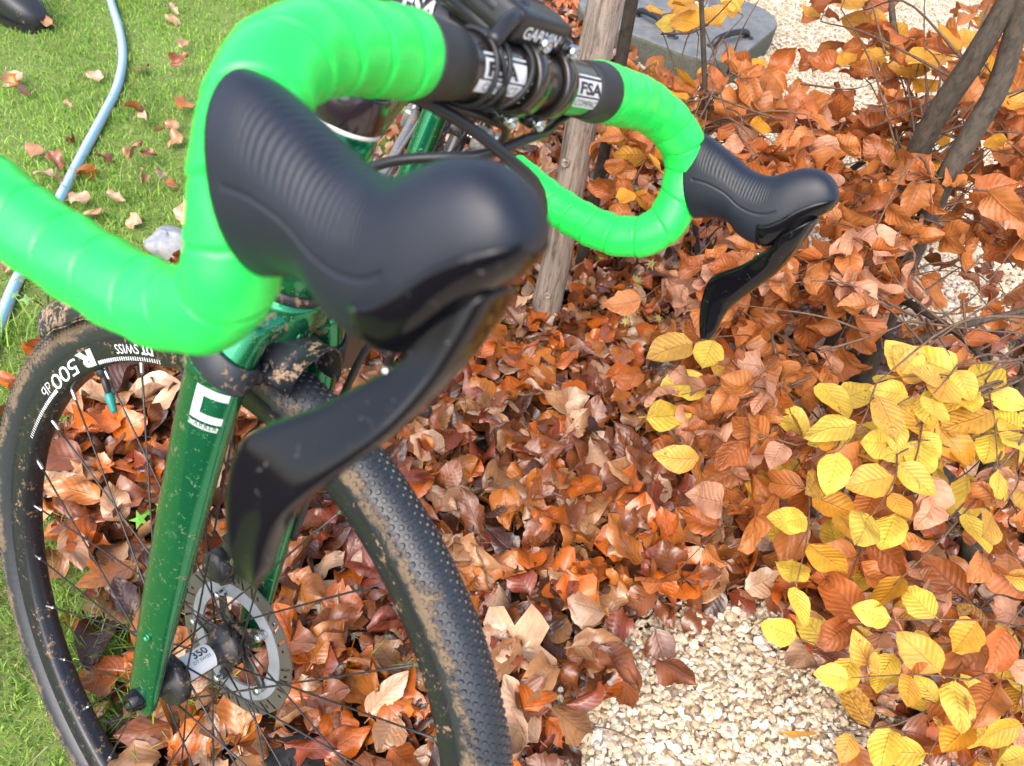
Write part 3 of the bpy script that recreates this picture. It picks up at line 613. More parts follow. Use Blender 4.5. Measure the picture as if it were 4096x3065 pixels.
def scatter(s, box, count, depth, cols, n=(4, 7), length=.12, tocam=.35, scale=1.0, keep=None):
    for _ in range(count):
        for _try in range(40):
            x, y = rh.uniform(box[0], box[2]), rh.uniform(box[1], box[3])
            sx_ = np.interp(y, [500, 760, 1130, 1530], [3905, 3760, 3600, 3440])
            if 520 < y < 1500 and -110 < x - sx_ < 60 and rh.random() < .85: continue
            if keep is None or keep(x, y): break
        p = at_depth(x, y, rh.uniform(*depth)); g = on_ground(x, y); zmin = .03
        if p[2] < zmin: p = on_ground(x, y, zmin + rh.uniform(0, .05))
        twig(s, p, int(rh.integers(n[0], n[1] + 1)), cols, length * rh.uniform(.75, 1.2), None, tocam, scale)
# upper part of the hedge: sparse, gravel shows between
scatter(s_mid, (2640, -40, 3000, 130), 6, (1.45, 1.6), ['yellow', 'amber', 'amber'], (4, 6), .10)
scatter(s_right, (3250, -60, 3680, 200), 6, (1.35, 1.55), ['rust', 'rust', 'copper', 'amber'], (4, 6), .12, scale=1.1)
scatter(s_right, (3700, -60, 4150, 280), 9, (1.25, 1.5), ['amber', 'rust', 'yellow', 'copper', 'amber'], (4, 6), .12, scale=1.15)
scatter(s_right, (3960, 260, 4150, 950), 11, (1.25, 1.45), ['rust', 'copper', 'rust'], (4, 6), .11)
scatter(s_mid, (2560, 260, 3080, 580), 15, (1.3, 1.5), ['copper', 'copper', 'amber', 'pink'], (4, 6), .12, keep=lambda x, y: y > 300 + abs(x - 2800) * .3)
scatter(s_mid, (2460, 250, 2650, 520), 6, (1.4, 1.5), ['copper', 'rust', 'amber'], (3, 5), .1)
scatter(s_mid, (2520, 520, 3250, 900), 15, (1.15, 1.4), COP + ['amber'], (4, 7), .13, keep=lambda x, y: not (2830 < x < 2990 and 560 < y < 800) and y > 480 + max(0, (x - 3000)) * .25)
scatter(s_right, (3180, 560, 3900, 950), 11, (1.12, 1.35), COP, (4, 7), .13, keep=lambda x, y: y > 520 and not (3600 < x < 4000 and y < 700))
scatter(s_right, (3150, 880, 4150, 1280), 16, (1.0, 1.25), COP + ['pink'], (4, 7), .13, keep=lambda x, y: not (3620 < x < 4000 and 1120 < y < 1280))
scatter(s_low, (2700, 1030, 3300, 1500), 15, (1.02, 1.2), ['pink', 'copper', 'rust', 'copper'], (4, 6), .12)
scatter(s_low, (2900, 1350, 3500, 1900), 13, (.92, 1.08), ['copper', 'pink', 'rust', 'copper', 'mixed'], (4, 6), .12)
scatter(s_low, (2800, 1680, 3250, 2150), 6, (.95, 1.05), ['pink', 'copper', 'copper', 'rust'], (4, 6), .12)
scatter(s_front, (3450, 1500, 4130, 1830), 8, (.90, 1.02), ['yellow', 'yellow', 'yellow', 'mixed', 'yellow'], (3, 5), .13, .5, .95, keep=lambda x, y: y > 1480 + (x < 3700) * 0)
scatter(s_front, (3300, 1780, 4130, 2300), 11, (.84, 1.0), ['yellow', 'yellow', 'mixed', 'copper', 'amber', 'rust', 'pink'], (3, 6), .13, .4, .92)
scatter(s_front, (3150, 2050, 4130, 2600), 9, (.84, .98), ['copper', 'rust', 'pink', 'rust'], (4, 6), .12)
scatter(s_front, (3380, 2420, 4130, 3040), 12, (.80, .92), ['yellow', 'yellow', 'amber', 'yellow', 'mixed', 'pink'], (3, 5), .12, .5, .84, keep=lambda x, y: x > 3350 + (3065 - y) * .1)
scatter(s_mid, (2470, 300, 2700, 560), 5, (1.3, 1.5), ['copper', 'rust', 'amber', 'copper'], (4, 6), .11)
scatter(s_mid, (2720, 270, 3080, 520), 7, (1.25, 1.4), ['copper', 'copper', 'rust', 'amber'], (4, 6), .12, scale=1.1, keep=None)
scatter(s_mid, (2560, 480, 3150, 820), 8, (1.15, 1.4), COP + ['amber'], (4, 7), .13, scale=1.05)
scatter(s_right, (3150, 330, 3700, 640), 9, (1.2, 1.4), COP, (4, 7), .13, scale=1.05, keep=lambda x, y: y > 330 + abs(x - 3420) * .35 + (x < 3300) * 80)
scatter(s_right, (3380, -40, 3720, 330), 6, (1.3, 1.5), ['rust', 'copper', 'rust', 'amber'], (4, 6), .12, scale=1.1)
scatter(s_right, (3650, 300, 4150, 760), 11, (1.15, 1.35), ['rust', 'copper', 'rust', 'amber', 'copper'], (4, 6), .12, scale=1.1)
scatter(s_right, (3500, 620, 4150, 1000), 11, (1.05, 1.25), COP, (4, 7), .13, scale=1.1)
scatter(s_right, (3050, 950, 3620, 1300), 8, (1.05, 1.2), COP, (4, 7), .13, scale=1.05)
scatter(s_right, (3600, 1380, 4130, 1560), 4, (1.0, 1.1), ['rust', 'rust', 'copper'], (3, 5), .12)
# a few yellow leaves on twigs that reach out over the litter below the far brake lever
for (x, y, ang, cn) in ((2690, 1390, 3.6, 'mixed'), (2830, 1420, 4.4, 'yellow'), (2740, 1540, 3.3, 'yellow'), (2670, 1672, .2, 'yellow'), (3160, 1680, 2.2, 'yellow'), (3060, 1950, 4.2, 'mixed'), (3130, 1880, 3.9, 'yellow'), (3330, 1600, 5.0, 'yellow'), (3420, 1580, .6, 'yellow'), (3520, 1650, 1.6, 'yellow')):
    p = at_depth(x, y, 1.0 + .05 * rh.random())
    if p[2] < .05: p = on_ground(x, y, .05)
    dv = np.array([math.cos(ang), math.sin(ang), -.05]); put_leaf(s_low, p - dv * .03, dv, norm(np.array([0, 0, 1.]) + .5 * norm(CAMP - p) + rh.normal(0, .12, 3)), cn, rh.uniform(.95, 1.1))
    V, F = tube(spline([p - dv * .03, p - dv * .08 + [.03, .02, -.01], b4 + np.array([rh.uniform(-.1, .02), rh.uniform(-.12, .02), .12])], 12), np.linspace(.0007, .002, 12), 5); add('branch', V - s_low['base'], F, 'twig', s_low['o'])
scatter(s_front, (3420, 1480, 4130, 1900), 4, (.86, .95), ['yellow', 'yellow', 'mixed'], (3, 5), .12, .5, .92)
scatter(s_front, (3150, 1750, 4130, 2250), 5, (.84, .93), ['yellow', 'mixed', 'yellow', 'amber'], (3, 4), .12, .5, .92)
# fine bare twigs between the leaves
for (x0, y0, x1, y1, dp, cnt) in ((3450, 1150, 4150, 1550, (1.0, 1.2), 16), (3150, 100, 4150, 900, (1.15, 1.4), 16), (2480, 120, 3000, 500, (1.3, 1.5), 9), (3000, 1300, 3700, 1900, (.95, 1.1), 9)):
    for _ in range(cnt):
        a = at_depth(rh.uniform(x0, x1), rh.uniform(y0, y1), rh.uniform(*dp)); a[2] = max(a[2], .02); d_ = norm(rh.normal(0, 1, 3) * [1, .6, .55]) * rh.uniform(.10, .26); m_ = a + d_ * .5 + rh.normal(0, .018, 3); e_ = a + d_; m_[2] = max(m_[2], .02); e_[2] = max(e_[2], .02)
        V, F = tube(spline([a, m_, e_], 12), np.linspace(.0021, .0006, 12), 5); s_ = s_mid if x1 < 3100 else s_right; add('branch', V - s_['base'], F, 'twig', s_['o'])
# thicker bare branches low in the hedge
for pts, r in (([(3490, 1290, 1.2), (3600, 1370, 1.15), (3720, 1345, 1.12), (3900, 1290, 1.1), (4150, 1230, 1.1)], .0075), ([(3560, 1170, 1.2), (3700, 1250, 1.15), (3850, 1350, 1.08), (3960, 1470, 1.02), (4010, 1560, 1.0)], .0065), ([(2760, 420, 1.4), (2830, 560, 1.33), (2900, 760, 1.25), (3000, 900, 1.2)], .004), ([(3640, 330, 1.42), (3580, 140, 1.42), (3560, -60, 1.42)], .0085)):
    P = spline([at_depth(*q_) for q_ in pts], 24); V, F = tube(P, np.linspace(r, r * .55, 24), 8); add('branch', V - s_right['base'], F, 'beechbark', s_right['o'])

for s in shrubs:
    if 'extra' in s:
        E_ = s['extra']; big('foliage', np.vstack([e[0] for e in E_]), np.vstack([e[1] for e in E_]), 'leaf', col=np.vstack([e[3] for e in E_]), uv=np.vstack([e[2] for e in E_]), parent=s['o'], props={'kind': 'stuff'})

# ================================================================== SMALL PLANTS, TWIGS
def star_leaf(c, r, nrm, rg, lobes=7):
    nrm = norm(nrm); e = norm(np.cross(nrm, [.3, .9, .1])); f = np.cross(nrm, e); V = [c]; a0 = rg.uniform(0, 6.28)
    for k in range(2 * lobes):
        a = a0 + np.pi * k / lobes; q = r if k % 2 == 0 else r * .38; V.append(c + q * (math.cos(a) * e + math.sin(a) * f) - nrm * q * .18)
    return np.array(V), [(0, 1 + k, 1 + (k + 1) % (2 * lobes)) for k in range(2 * lobes)]
def seedling(px, py, label, colr, k, spread, r, lobes=7):
    g = on_ground(px, py); o = empty('seedling', g, label=label, category='plant', group='seedlings in the litter')
    for i in range(k):
        c = g + np.array([rh.normal(0, spread), rh.normal(0, spread), rh.uniform(.05, .085)]); V, F = star_leaf(c, r * rh.uniform(.8, 1.2), np.array([rh.normal(0, .3), rh.normal(0, .3) - .2, 1]), rh, lobes)
        add('leaf', V - g, F, 'grass', o, smooth=False, col=np.tile([*(np.array(colr) * rh.uniform(.85, 1.15)), 1], (len(V), 1)))
        V, F = tube(spline([g + [0, 0, -.002], (g + c) / 2 + [0, 0, .01], c], 6), .0007, 4); add('stalk', V - g, F, 'twig', o)
seedling(2400, 1110, 'pale green star leaved seedling near the foot of the young tree', (.35, .48, .08), 4, .022, .011)
seedling(2510, 1200, 'yellow star leaved seedling under the far bar drop', (.62, .52, .16), 6, .025, .014)
seedling(2520, 1340, 'yellow star leaved seedling beside two big yellow beech leaves', (.62, .50, .15), 6, .022, .014)
seedling(630, 2120, 'small bright green scalloped seedling seen through the front wheel', (.18, .50, .05), 3, .012, .013, 5)
seedling(200, 1245, 'round leaved grey green clover beside the hose', (.22, .36, .12), 7, .026, .013, 4)
rt = np.random.default_rng(91)
for k, (x0, y0, x1, y1, lab) in enumerate(((2540, 1755, 2750, 1810, 'cut green twig end lying on the litter near the yellow leaves'), (2550, 2965, 2370, 2905, 'thin dark twig lying on the pale gravel'), (500, 1800, 620, 1740, 'short cut green twig seen through the front wheel'), (2050, 1590, 2250, 1540, 'thin straw coloured stalk lying on the leaf litter'), (2060, 2060, 2040, 2250, 'curved orange leaf stalk lying on the leaf litter'))):
    a, b = on_ground(x0, y0, .035), on_ground(x1, y1, .035); a, b = (a, b); V, F = tube(spline([a, (a + b) / 2 + rt.normal(0, .008, 3), b], 10), np.linspace(.003, .0018, 10) if k in (0, 2) else np.linspace(.0013, .0008, 10), 7)
    add('fallen_twig', V, F, 'twig', origin=a, props={'label': lab, 'category': 'twig'})
# dry straw stalks between the leaves
sv_, sf_, off = [], [], 0
for k in range(260):
    p = litter_points(4, rt)
    if len(p) == 0: continue
    a = np.array([*p[0], .03 + rt.uniform(0, .02)]); th = rt.uniform(0, 6.28); b = a + np.array([math.cos(th), math.sin(th), rt.uniform(-.1, .25)]) * rt.uniform(.03, .09)
    V, F = tube(spline([a, (a + b) / 2 + rt.normal(0, .008, 3), b], 5), .0006, 3, caps=False); sv_.append(V); sf_.append(np.array(F) + off); off += len(V)
big('straw', np.vstack(sv_), np.vstack(sf_), 'grass', col=np.tile([.40, .27, .14, 1], (off, 1)), props={'kind': 'stuff', 'label': 'thin dry leaf stalks scattered over the litter', 'category': 'straw'})

# ================================================================== SLAB, HOSE, BOOT, CLOTH
sc_ = np.array([.345, 2.70, 0]); e1 = norm([.89, -.455, 0]); e2 = np.array([.455, .89, 0]); hs, cr_, th_ = .29, .15, .085
out = []
for (sx, sy, a0) in ((1, 1, 0), (-1, 1, 90), (-1, -1, 180), (1, -1, 270)):
    for a in np.linspace(a0, a0 + 90, 7): out.append(((hs - cr_) * sx + cr_ * math.cos(R(a)), (hs - cr_) * sy + cr_ * math.sin(R(a))))
out = np.array(out); nO = len(out); slab = empty('parasol_base', sc_, label='grey concrete parasol base slab with rounded corners on the gravel', category='parasol base')
prof = [(0, 1.0), (th_ - .008, 1.0), (th_ - .002, .988), (th_, .965)]; V = [x * s * e1 + y * s * e2 + [0, 0, z] for z, s in prof for x, y in out]
add('slab', V[nO * 2:], grid_faces(2, nO, True) + [tuple(range(nO, 2 * nO))], 'slab', slab, smooth=False)
M['slabshade'] = ground_mat('shaded damp slab side', ((.045, .050, .032), (.085, .088, .062), (.12, .125, .105)), 40, 130, .9, .002)  # darker colour for the slab sides: painted shade along with damp staining
add('slab_side', V[:nO * 3], grid_faces(3, nO, True), 'slabshade', slab, smooth=False)
def handle(p0, p1):
    a, b = on_ground(*p0, th_) - sc_, on_ground(*p1, th_) - sc_; m = (a + b) / 2
    V, F = tube(spline([a + [0, 0, -.004], a * .9 + b * .1 + [0, 0, .02], m + [0, 0, .028], b * .9 + a * .1 + [0, 0, .02], b + [0, 0, -.004]], 22), .010, 10); add('handle', V, F, 'satin', slab)
    for q_ in (a, b): V, F = lathe(q_, [0, 0, 1], [(-.002, .02), (.003, .019), (.005, .012)], 16); add('handle_socket', V, F, 'satin', slab)
handle((2545, 60), (2690, 148)); handle((2850, 185), (2990, 150))
c = on_ground(2790, 45, th_) - sc_; V, F = lathe(c, [0, 0, 1], [(0, .055), (.004, .055), (.006, .052), (.006, .03), (.05, .028), (.25, .028), (.25, .024)], 32); add('pole_socket', V, F, 'steel', slab)
# garden hose with two cyan stripes
hp = [on_ground(x, y, .014) for x, y in ((400, -260), (418, -120), (442, 0), (478, 120), (491, 230), (470, 345), (415, 460), (340, 600), (250, 775), (140, 990), (60, 1140), (0, 1290), (-90, 1500))]
HP = spline(hp, 110); HV, HF = tube(HP, .0112, 20)
def hose_mat(): return plain('hose plastic', (.38, .42, .54), .42, mud=.04, mudscale=30)
M['hose'] = hose_mat(); M['cyan'] = plain('cyan stripe', (.10, .46, .64), .4)
hose = add('garden_hose', HV, HF, 'hose', origin=hp[7], props={'label': 'lilac grey garden hose with cyan stripes lying on the lawn', 'category': 'hose'})
T_, N_, B_ = frames(HP)
for a0 in (58, 205, 320):
    A = []
    for i in range(len(HP)):
        for a in np.linspace(R(a0 - 9), R(a0 + 9), 4): A.append(HP[i] + .0115 * (math.cos(a) * N_[i] + math.sin(a) * B_[i]))
    add('stripe', np.array(A) - hp[7], grid_faces(len(HP), 4, False), 'cyan', hose)
# boot toe at the far corner of the lawn
def boot(c, yaw, label, name='rubber_boot'):
    secs = [(-.15, .034, .075, .36), (-.12, .042, .085, .36), (-.06, .043, .085, .34), (-.01, .040, .070, .13), (.05, .044, .060, .100), (.09, .047, .054, .082), (.125, .042, .045, .066), (.15, .026, .030, .046), (.158, .008, .012, .030)]
    V = []; seg = 24; cy_, sy_ = math.cos(yaw), math.sin(yaw)
    for x, w, zc, zt in secs:
        for k in range(seg):
            a = 2 * np.pi * k / seg; cc_, ss = math.cos(a), math.sin(a); y = w * np.sign(cc_) * abs(cc_) ** .7; z = zt / 2 + .008 + (zt / 2) * np.sign(ss) * abs(ss) ** .75; V.append((x * cy_ - y * sy_, x * sy_ + y * cy_, z))
    o = empty(name, c, label=label, category='boot'); add('upper', V, grid_faces(len(secs), seg, True) + [tuple(range(seg))[::-1], tuple(range((len(secs) - 1) * seg, len(secs) * seg))], 'boot', o)
    Vs = []; sp_ = [(x, w * 1.07 + .002) for x, w, _, _ in secs]
    ring = [(x, w) for x, w in sp_] + [(x, -w) for x, w in sp_[::-1]]
    for z in (0, .022):
        for x, y in ring: Vs.append((x * cy_ - y * sy_, x * sy_ + y * cy_, z))
    m_ = len(ring); add('sole', Vs, [tuple(range(m_))[::-1], tuple(range(m_, 2 * m_))] + [(i, (i + 1) % m_, m_ + (i + 1) % m_, m_ + i) for i in range(m_)], 'satin', o, smooth=False)
    return o
boot(on_ground(190, 128) - .158 * np.array([math.cos(R(-18)), math.sin(R(-18)), 0]), R(-18), 'black rubber boot standing at the corner of the lawn')
gs = on_ground(690, 1010); rs = np.random.default_rng(3); V = []
for i in range(13):
    for j in range(22):
        th, ph = np.pi * i / 12, 2 * np.pi * j / 22; d = np.array([math.sin(th) * math.cos(ph), math.sin(th) * math.sin(ph), math.cos(th)]); k_ = 1 + .06 * math.sin(3 * ph + 2 * th) + .05 * math.sin(5 * th + ph * 2)
        V.append(d * [.047 * k_, .042 * k_, .030 * k_] + [0, 0, .022])
add('pale_stone', np.array(V) + gs, grid_faces(13, 22, True), ground_mat('pale stone', ((.16, .17, .20), (.28, .30, .33), (.42, .40, .36)), 70, 26, .55, .001), origin=gs, props={'label': 'smooth pale grey stone on the grass behind the near bar drop', 'category': 'stone'})
def cloth(pts, label, z):
    """crumpled strip of black fabric"""
    rg = np.random.default_rng(4); c = [on_ground(x, y, z) for x, y in pts]; P = spline(c, 14); V = []
    T1, N1, B1 = frames(P); 
    for i in range(14):
        wv = .030 * (math.sin(math.pi * (i + .6) / 14.2) ** .5)
        for j in range(9):
            t = (j - 4) / 4; V.append(P[i] + B1[i] * wv * t + np.array([0, 0, .010 * (1 - t * t) + .004 * rg.normal()]))
    Vt = np.array(V); Vb = Vt - [0, 0, .004]; n_ = len(Vt); Fq = grid_faces(14, 9, False)
    add('black_strap', np.vstack([Vt, Vb]), Fq + [tuple(i + n_ for i in f[::-1]) for f in Fq], 'cloth', origin=c[0], props={'label': label, 'category': 'strap'})
cloth([(960, 2790), (1000, 2880), (1020, 2960), (1080, 3040), (1140, 3130)], 'black fabric strap half buried in leaves below the brake rotor', .03)
cloth([(1090, 3110), (1160, 3040), (1230, 3060), (1290, 3140)], 'folded black fabric lying on the leaves beneath the wheel spokes', .045)

# ================================================================== THE BICYCLE
# K: steered part (bar, stem, fork, front wheel); x forward across the steering axis, y left, z up the steering axis
# B: frame part; x forward, y left, z up, front axle as origin with the wheel straight
P0 = np.array([-.288425, .299148, .321393]); NF = np.array([.824748, -.558777, -.086944]); NL = np.array([.487155, .780115, -.392557]); UU = np.array([.287179, .281406, .915609])
NFF = np.array([-.009515, -.954988, .296493]); LF = np.array([.957830, -.093858, -.271574]); RAKE = .047; HA = R(71.5)
BL = np.array([-.25, .75, 0.0])
bike = empty('bicycle', BL, label='muddy green gravel bicycle with neon green bar tape leaning against the young tree', category='bicycle')
def K(p): p = np.atleast_2d(np.asarray(p, float)); return P0 + p[:, :1] * NF + p[:, 1:2] * NL + p[:, 2:3] * UU - BL
def Bf(p):
    p = np.atleast_2d(np.asarray(p, float)); uF = np.array([-math.cos(HA), 0, math.sin(HA)]); nF = np.array([math.sin(HA), 0, math.cos(HA)]); q = p + RAKE * nF
    return P0 + (q @ uF)[:, None] * UU + (q @ nF)[:, None] * NFF + q[:, 1:2] * LF - BL
def kp(name, VF, mat, parent, **k): return add(name, K(VF[0]), VF[1], mat, parent, **k)
def bp(name, VF, mat, parent, **k): return add(name, Bf(VF[0]), VF[1], mat, parent, **k)
def wrap(V2, F, fn, name, mat, parent, smooth=False): return add(name, fn(V2), F, mat, parent, smooth=smooth)

# ---- handlebar ------------------------------------------------------------
BX, BZ = .113, .617
barbell = [(BX, -.09, BZ), (BX, 0, BZ), (BX, .09, BZ)]
handlebar = kp('handlebar', tube(spline(barbell, 24), .0159, 32), 'bar', bike)
def bar_path(s):
    return spline([(BX - .003, s * .076, BZ), (BX, s * .115, BZ), (.1155, s * .145, .6165), (.121, s * .170, .614), (.1305, s * .191, .608), (.1425, s * .206, .597), (.150, s * .2115, .585), (.155, s * .2125, .571), (.1585, s * .212, .550), (.156, s * .210, .535), (.147, s * .210, .5225), (.127, s * .2105, .510), (.100, s * .213, .5035), (.070, s * .2165, .4995), (.040, s * .221, .499), (.005, s * .226, .4995)], 520)
def tape(s, start):
    P = bar_path(s); d = np.r_[0, np.cumsum(np.linalg.norm(np.diff(P, axis=0), axis=1))]; k0 = int(np.searchsorted(d, start)); P = P[k0:]; d = d[k0:] - d[k0]
    T, N, B = frames(P); seg = 40; a = np.linspace(0, 2 * np.pi, seg, endpoint=False); V = []
    rb = np.interp(d, [0, .05, .09, .16, .3, .5], [.0186, .0182, .0168, .0162, .0164, .0164])
    for i in range(len(P)):
        w = (d[i] / .023 + s * a / (2 * np.pi)) % 1.0
        step = np.where(w < .90, .0002 + .0009 * w, .0010 - .0021 * ((w - .90) / .10)); und = .00022 * np.sin(a * 3 + d[i] * 110) + .0002 * np.sin(d[i] * 260 + a)
        r = rb[i] + step + und
        if i < 3: r = r - .0012 * (3 - i) / 3
        V.append(P[i] + r[:, None] * (np.cos(a)[:, None] * N[i] + np.sin(a)[:, None] * B[i]))
    V = np.vstack(V); F = grid_faces(len(P), seg, True) + [tuple(range(seg))[::-1], tuple(range((len(P) - 1) * seg, len(P) * seg))]
    return V, F, P
for s, st in ((-1, .022), (1, .004)):
    V, F, P = tape(s, st); kp('bar_tape', (V, F), 'tape', handlebar)
    y0 = P[0][1]; kp('tape_collar', tube(np.array([(BX, y0 - s * .024, BZ), (BX, y0 - s * .012, BZ), (BX, y0 + s * .001, BZ), (BX, y0 + s * .004, BZ)]), [.0166, .0176, .0190, .0188], 32), 'collar', handlebar)
    e, e0 = P[-1], P[-2]; dd = norm(e - e0); kp('bar_end_plug', lathe(e - dd * .002, dd, [(0, .0165), (.003, .0172), (.006, .0155), (.007, .004)], 24), 'rubber', handlebar)
# lettering on the bar: (x along the bar from rider's right to left, y round the bar)
def on_bar(th0, y0, r=.01635, flip=1):
    def fn(V2):
        th = th0 + V2[:, 1] / r; return K(np.c_[BX + r * np.cos(th), y0 + flip * V2[:, 0], BZ + r * np.sin(th)])
    return fn
def scaled(VF, sx, sy, dx=0, dy=0): V, F = VF; V = V.copy(); V[:, 0] = V[:, 0] * sx + dx; V[:, 1] = V[:, 1] * sy + dy; return V, F
TH = R(10)
for y0, wdt in ((.0265, .034), (-.0685, .038)):
    fb = on_bar(TH, y0); ft = on_bar(TH, y0, .01650)
    wrap(*poly_grid(0, wdt, .0098, .0108, 6, 1), fb, 'decal', 'white', handlebar)
    wrap(*poly_grid(.001, wdt, -.0010, .0082, 6, 5), fb, 'decal', 'white', handlebar); wrap(*poly_grid(-.002, wdt - .001, -.0085, -.0020, 6, 4), fb, 'decal', 'white', handlebar)
    wrap(*scaled(text2d('FSA', 1, .04), .0125, .0066, .0035, .0003), ft, 'lettering', 'ink', handlebar); wrap(*scaled(text2d('COMPACT', 1, .0), .0044, .0040, .003, -.0072), ft, 'lettering', 'ink', handlebar)
for sgn in (-1, 1):
    for k in range(7): wrap(*poly_grid(0, .0016 if k % 3 else .0028, 0, .0005, 1, 1), on_bar(TH + R(-42 + 14 * k), sgn * .0235 if sgn > 0 else -.0262), 'scale_mark', 'whitedim', handlebar)
# ---- stem -----------------------------------------------------------------
stem = kp('stem', join(tube(spline([(.0, 0, .617), (.035, 0, .6175), (.07, 0, .6175), (.098, 0, .617)], 14), np.linspace(.0185, .0150, 14), 24, r2=np.linspace(.0185, .0175, 14), ref=(0, 0, 1)), lathe((0, 0, .590), (0, 0, 1), [(0, .0185), (.002, .0195), (.048, .0195), (.050, .0185)], 32)), 'bar', bike)
def ring_part(y0, y1, ri, ro, a0, a1, nseg=24):
    V = []; prof = [(y0, ri), (y0, ro - .001), (y0 + .001, ro), (y1 - .001, ro), (y1, ro - .001), (y1, ri)]
    for t in np.linspace(R(a0), R(a1), nseg):
        for y, r in prof: V.append((BX + r * math.cos(t), y, BZ + r * math.sin(t)))
    return np.array(V), grid_faces(nseg, 6, True) + [tuple(range(6)), tuple(range((nseg - 1) * 6, nseg * 6))[::-1]]
for y0, y1 in ((-.0215, -.0085), (.0095, .0215)): kp('clamp_band', ring_part(y0, y1, .0158, .0200, -92, 92), 'bar', stem)
kp('clamp_body', ring_part(-.0215, .0215, .0158, .0198, 95, 265), 'bar', stem)
for y in (-.0150, .0155):
    for sz in (-1, 1):
        kp('bolt_boss', lathe((BX - .012, y, BZ + sz * .0212), (1, 0, 0), [(0, .0052), (.016, .0052), (.0175, .0044)], 16), 'bar', stem)
        kp('bolt', lathe((BX + .005, y, BZ + sz * .0212), (1, 0, 0), [(0, .0042), (.0050, .0042), (.0062, .0034), (.0062, .0021), (.0040, .0018)], 16), 'steel', stem)
# pale block lettering on the stem side facing the rider's right
def stem_side(V2): return K(np.c_[.028 + V2[:, 0], -np.sqrt(np.maximum(.0182 ** 2 - (V2[:, 1] * .9) ** 2, 1e-6)) - .0004, .6175 + V2[:, 1]])
wrap(*scaled(text2d('FSA', 2, .03), .011, .012, .0, -.0015), stem_side, 'lettering', 'whitedim', stem)
wrap(*scaled(text2d('OS-190', 2, .02), .0062, .007, .036, -.002), stem_side, 'lettering', 'whitedim', stem)
kp('top_cap', lathe((0, 0, .640), (0, 0, 1), [(0, .0185), (.004, .0180), (.006, .015), (.006, .004), (.004, .003)], 28), 'satin', stem)
for k, z in enumerate((.580, .570)): kp('spacer', lathe((0, 0, z), (0, 0, 1), [(0, .0172), (.0005, .0180), (.0092, .0180), (.0097, .0172)], 28), 'satin', stem)
# ---- bike computer on its mount --------------------------------------------
GX, GZ, GT = .119, .6425, R(-8)
gx = np.array([math.cos(GT), 0, math.sin(GT)]); gz = np.array([-math.sin(GT), 0, math.cos(GT)]); gy = np.array([0, 1., 0]); gc = np.array([GX, -.016, GZ - .001]) - gx * .037
comp = kp('bike_computer', rbox(gc, (gx, gy, gz), (.074, .052, .018), .30, 3), 'satin', bike)
kp('screen', rbox(gc + gz * .0092 - gx * .006, (gx, gy, gz), (.046, .038, .0018), .2, 1), 'screen', comp)
kp('button', rbox(gc + gx * .015 - gy * .0253 + gz * .001, (gx, gy, gz), (.012, .002, .005), .3, 1), 'rubber', comp)
def comp_front(V2): return K(gc + gx * .0374 + V2[:, :1] * gy + V2[:, 1:2] * gz)
wrap(*scaled(text2d('GARMIN', 0, .02), .0066, .0062, -.0185, -.0035), comp_front, 'lettering', 'white', comp)
kp('mount', join(rbox(gc - gz * .0125, (gx, gy, gz), (.034, .030, .008), .2, 1), rbox((BX - .045, -.012, .634), ((1, 0, 0), (0, 1, 0), (0, 0, 1)), (.030, .024, .012), .25, 1)), 'satin', comp)
for k, (y, tl) in enumerate(((-.060, .0), (-.052, .004), (-.044, -.012), (-.036, .010))):
    th = np.linspace(R(-150), R(120), 40); kp('rubber_band', tube(np.c_[BX + .0178 * np.cos(th), y + tl * np.sin(th + .5), BZ + .0178 * np.sin(th)], .0014, 8), 'rubber', comp)
kp('band_hook', tube(spline([(BX + .008, -.060, BZ + .016), (BX + .004, -.048, BZ + .026), (BX, -.036, BZ + .030), (BX - .004, -.03, BZ + .034)], 14), .004, 10), 'satin', comp)
# ---- brake hoods and levers --------------------------------------------------
HS = [((142, 613), (177, 557), 17.0, 5), ((150, 614), (183, 561), 17.4, 4), ((160, 613.5), (190, 566), 17.4, 2.5), ((178, 611.5), (203, 569), 17.0, 1), ((193, 609), (211.5, 564.5), 17.2, 0), ((206, 611), (223.5, 564.5), 17.8, 0), ((213, 615.5), (237, 569), 18.4, 0), ((219, 622.5), (244, 579.5), 18.4, 0), ((227, 630), (248.5, 593), 17.4, 0), ((238, 634.5), (254, 604), 16, 0), ((248, 633), (258.5, 613), 13, 0), ((254.5, 629), (260, 619), 8.5, 0), ((258, 625.5), (259.5, 622.5), 3, 0)]
def dense(H, n=44):
    A = np.array([(*a, *b, w, g) for a, b, w, g in H], float); return spline(A, n) if False else np.array([np.interp(np.linspace(0, len(A) - 1, n), np.arange(len(A)), A[:, c]) for c in range(A.shape[1])]).T
def smooth_rows(A, it=3):
    for _ in range(it): A[1:-1] = .25 * A[:-2] + .5 * A[1:-1] + .25 * A[2:]
    return A
def hood_surface(s, seg, a0, a1, i0=0, i1=None, grow=0.0):
    A = smooth_rows(dense(HS, 60), 4)[i0:i1]; V = []; UV = []; n = len(A)
    for i, (tx, tz, bx, bz, w, g) in enumerate(A):
        c = np.array([(tx + bx) / 2, (tz + bz) / 2]); h = np.array([tx - bx, tz - bz]) / 2; L = np.linalg.norm(h); hd = h / L; bk = np.array([-abs(hd[1]), -.35]); bk /= np.linalg.norm(bk)
        for a in np.linspace(a0, a1, seg):
            ca, sa = math.cos(a), math.sin(a); p = c + hd * (L + grow) * np.sign(ca) * abs(ca) ** .86 + bk * g * sa * sa; y = (w + grow) * np.sign(sa) * abs(sa) ** .84
            V.append((p[0] / 1000, s * (.2125 + y / 1000), p[1] / 1000)); UV.append(((i + i0) / 59, a / np.pi))
    return np.array(V), UV
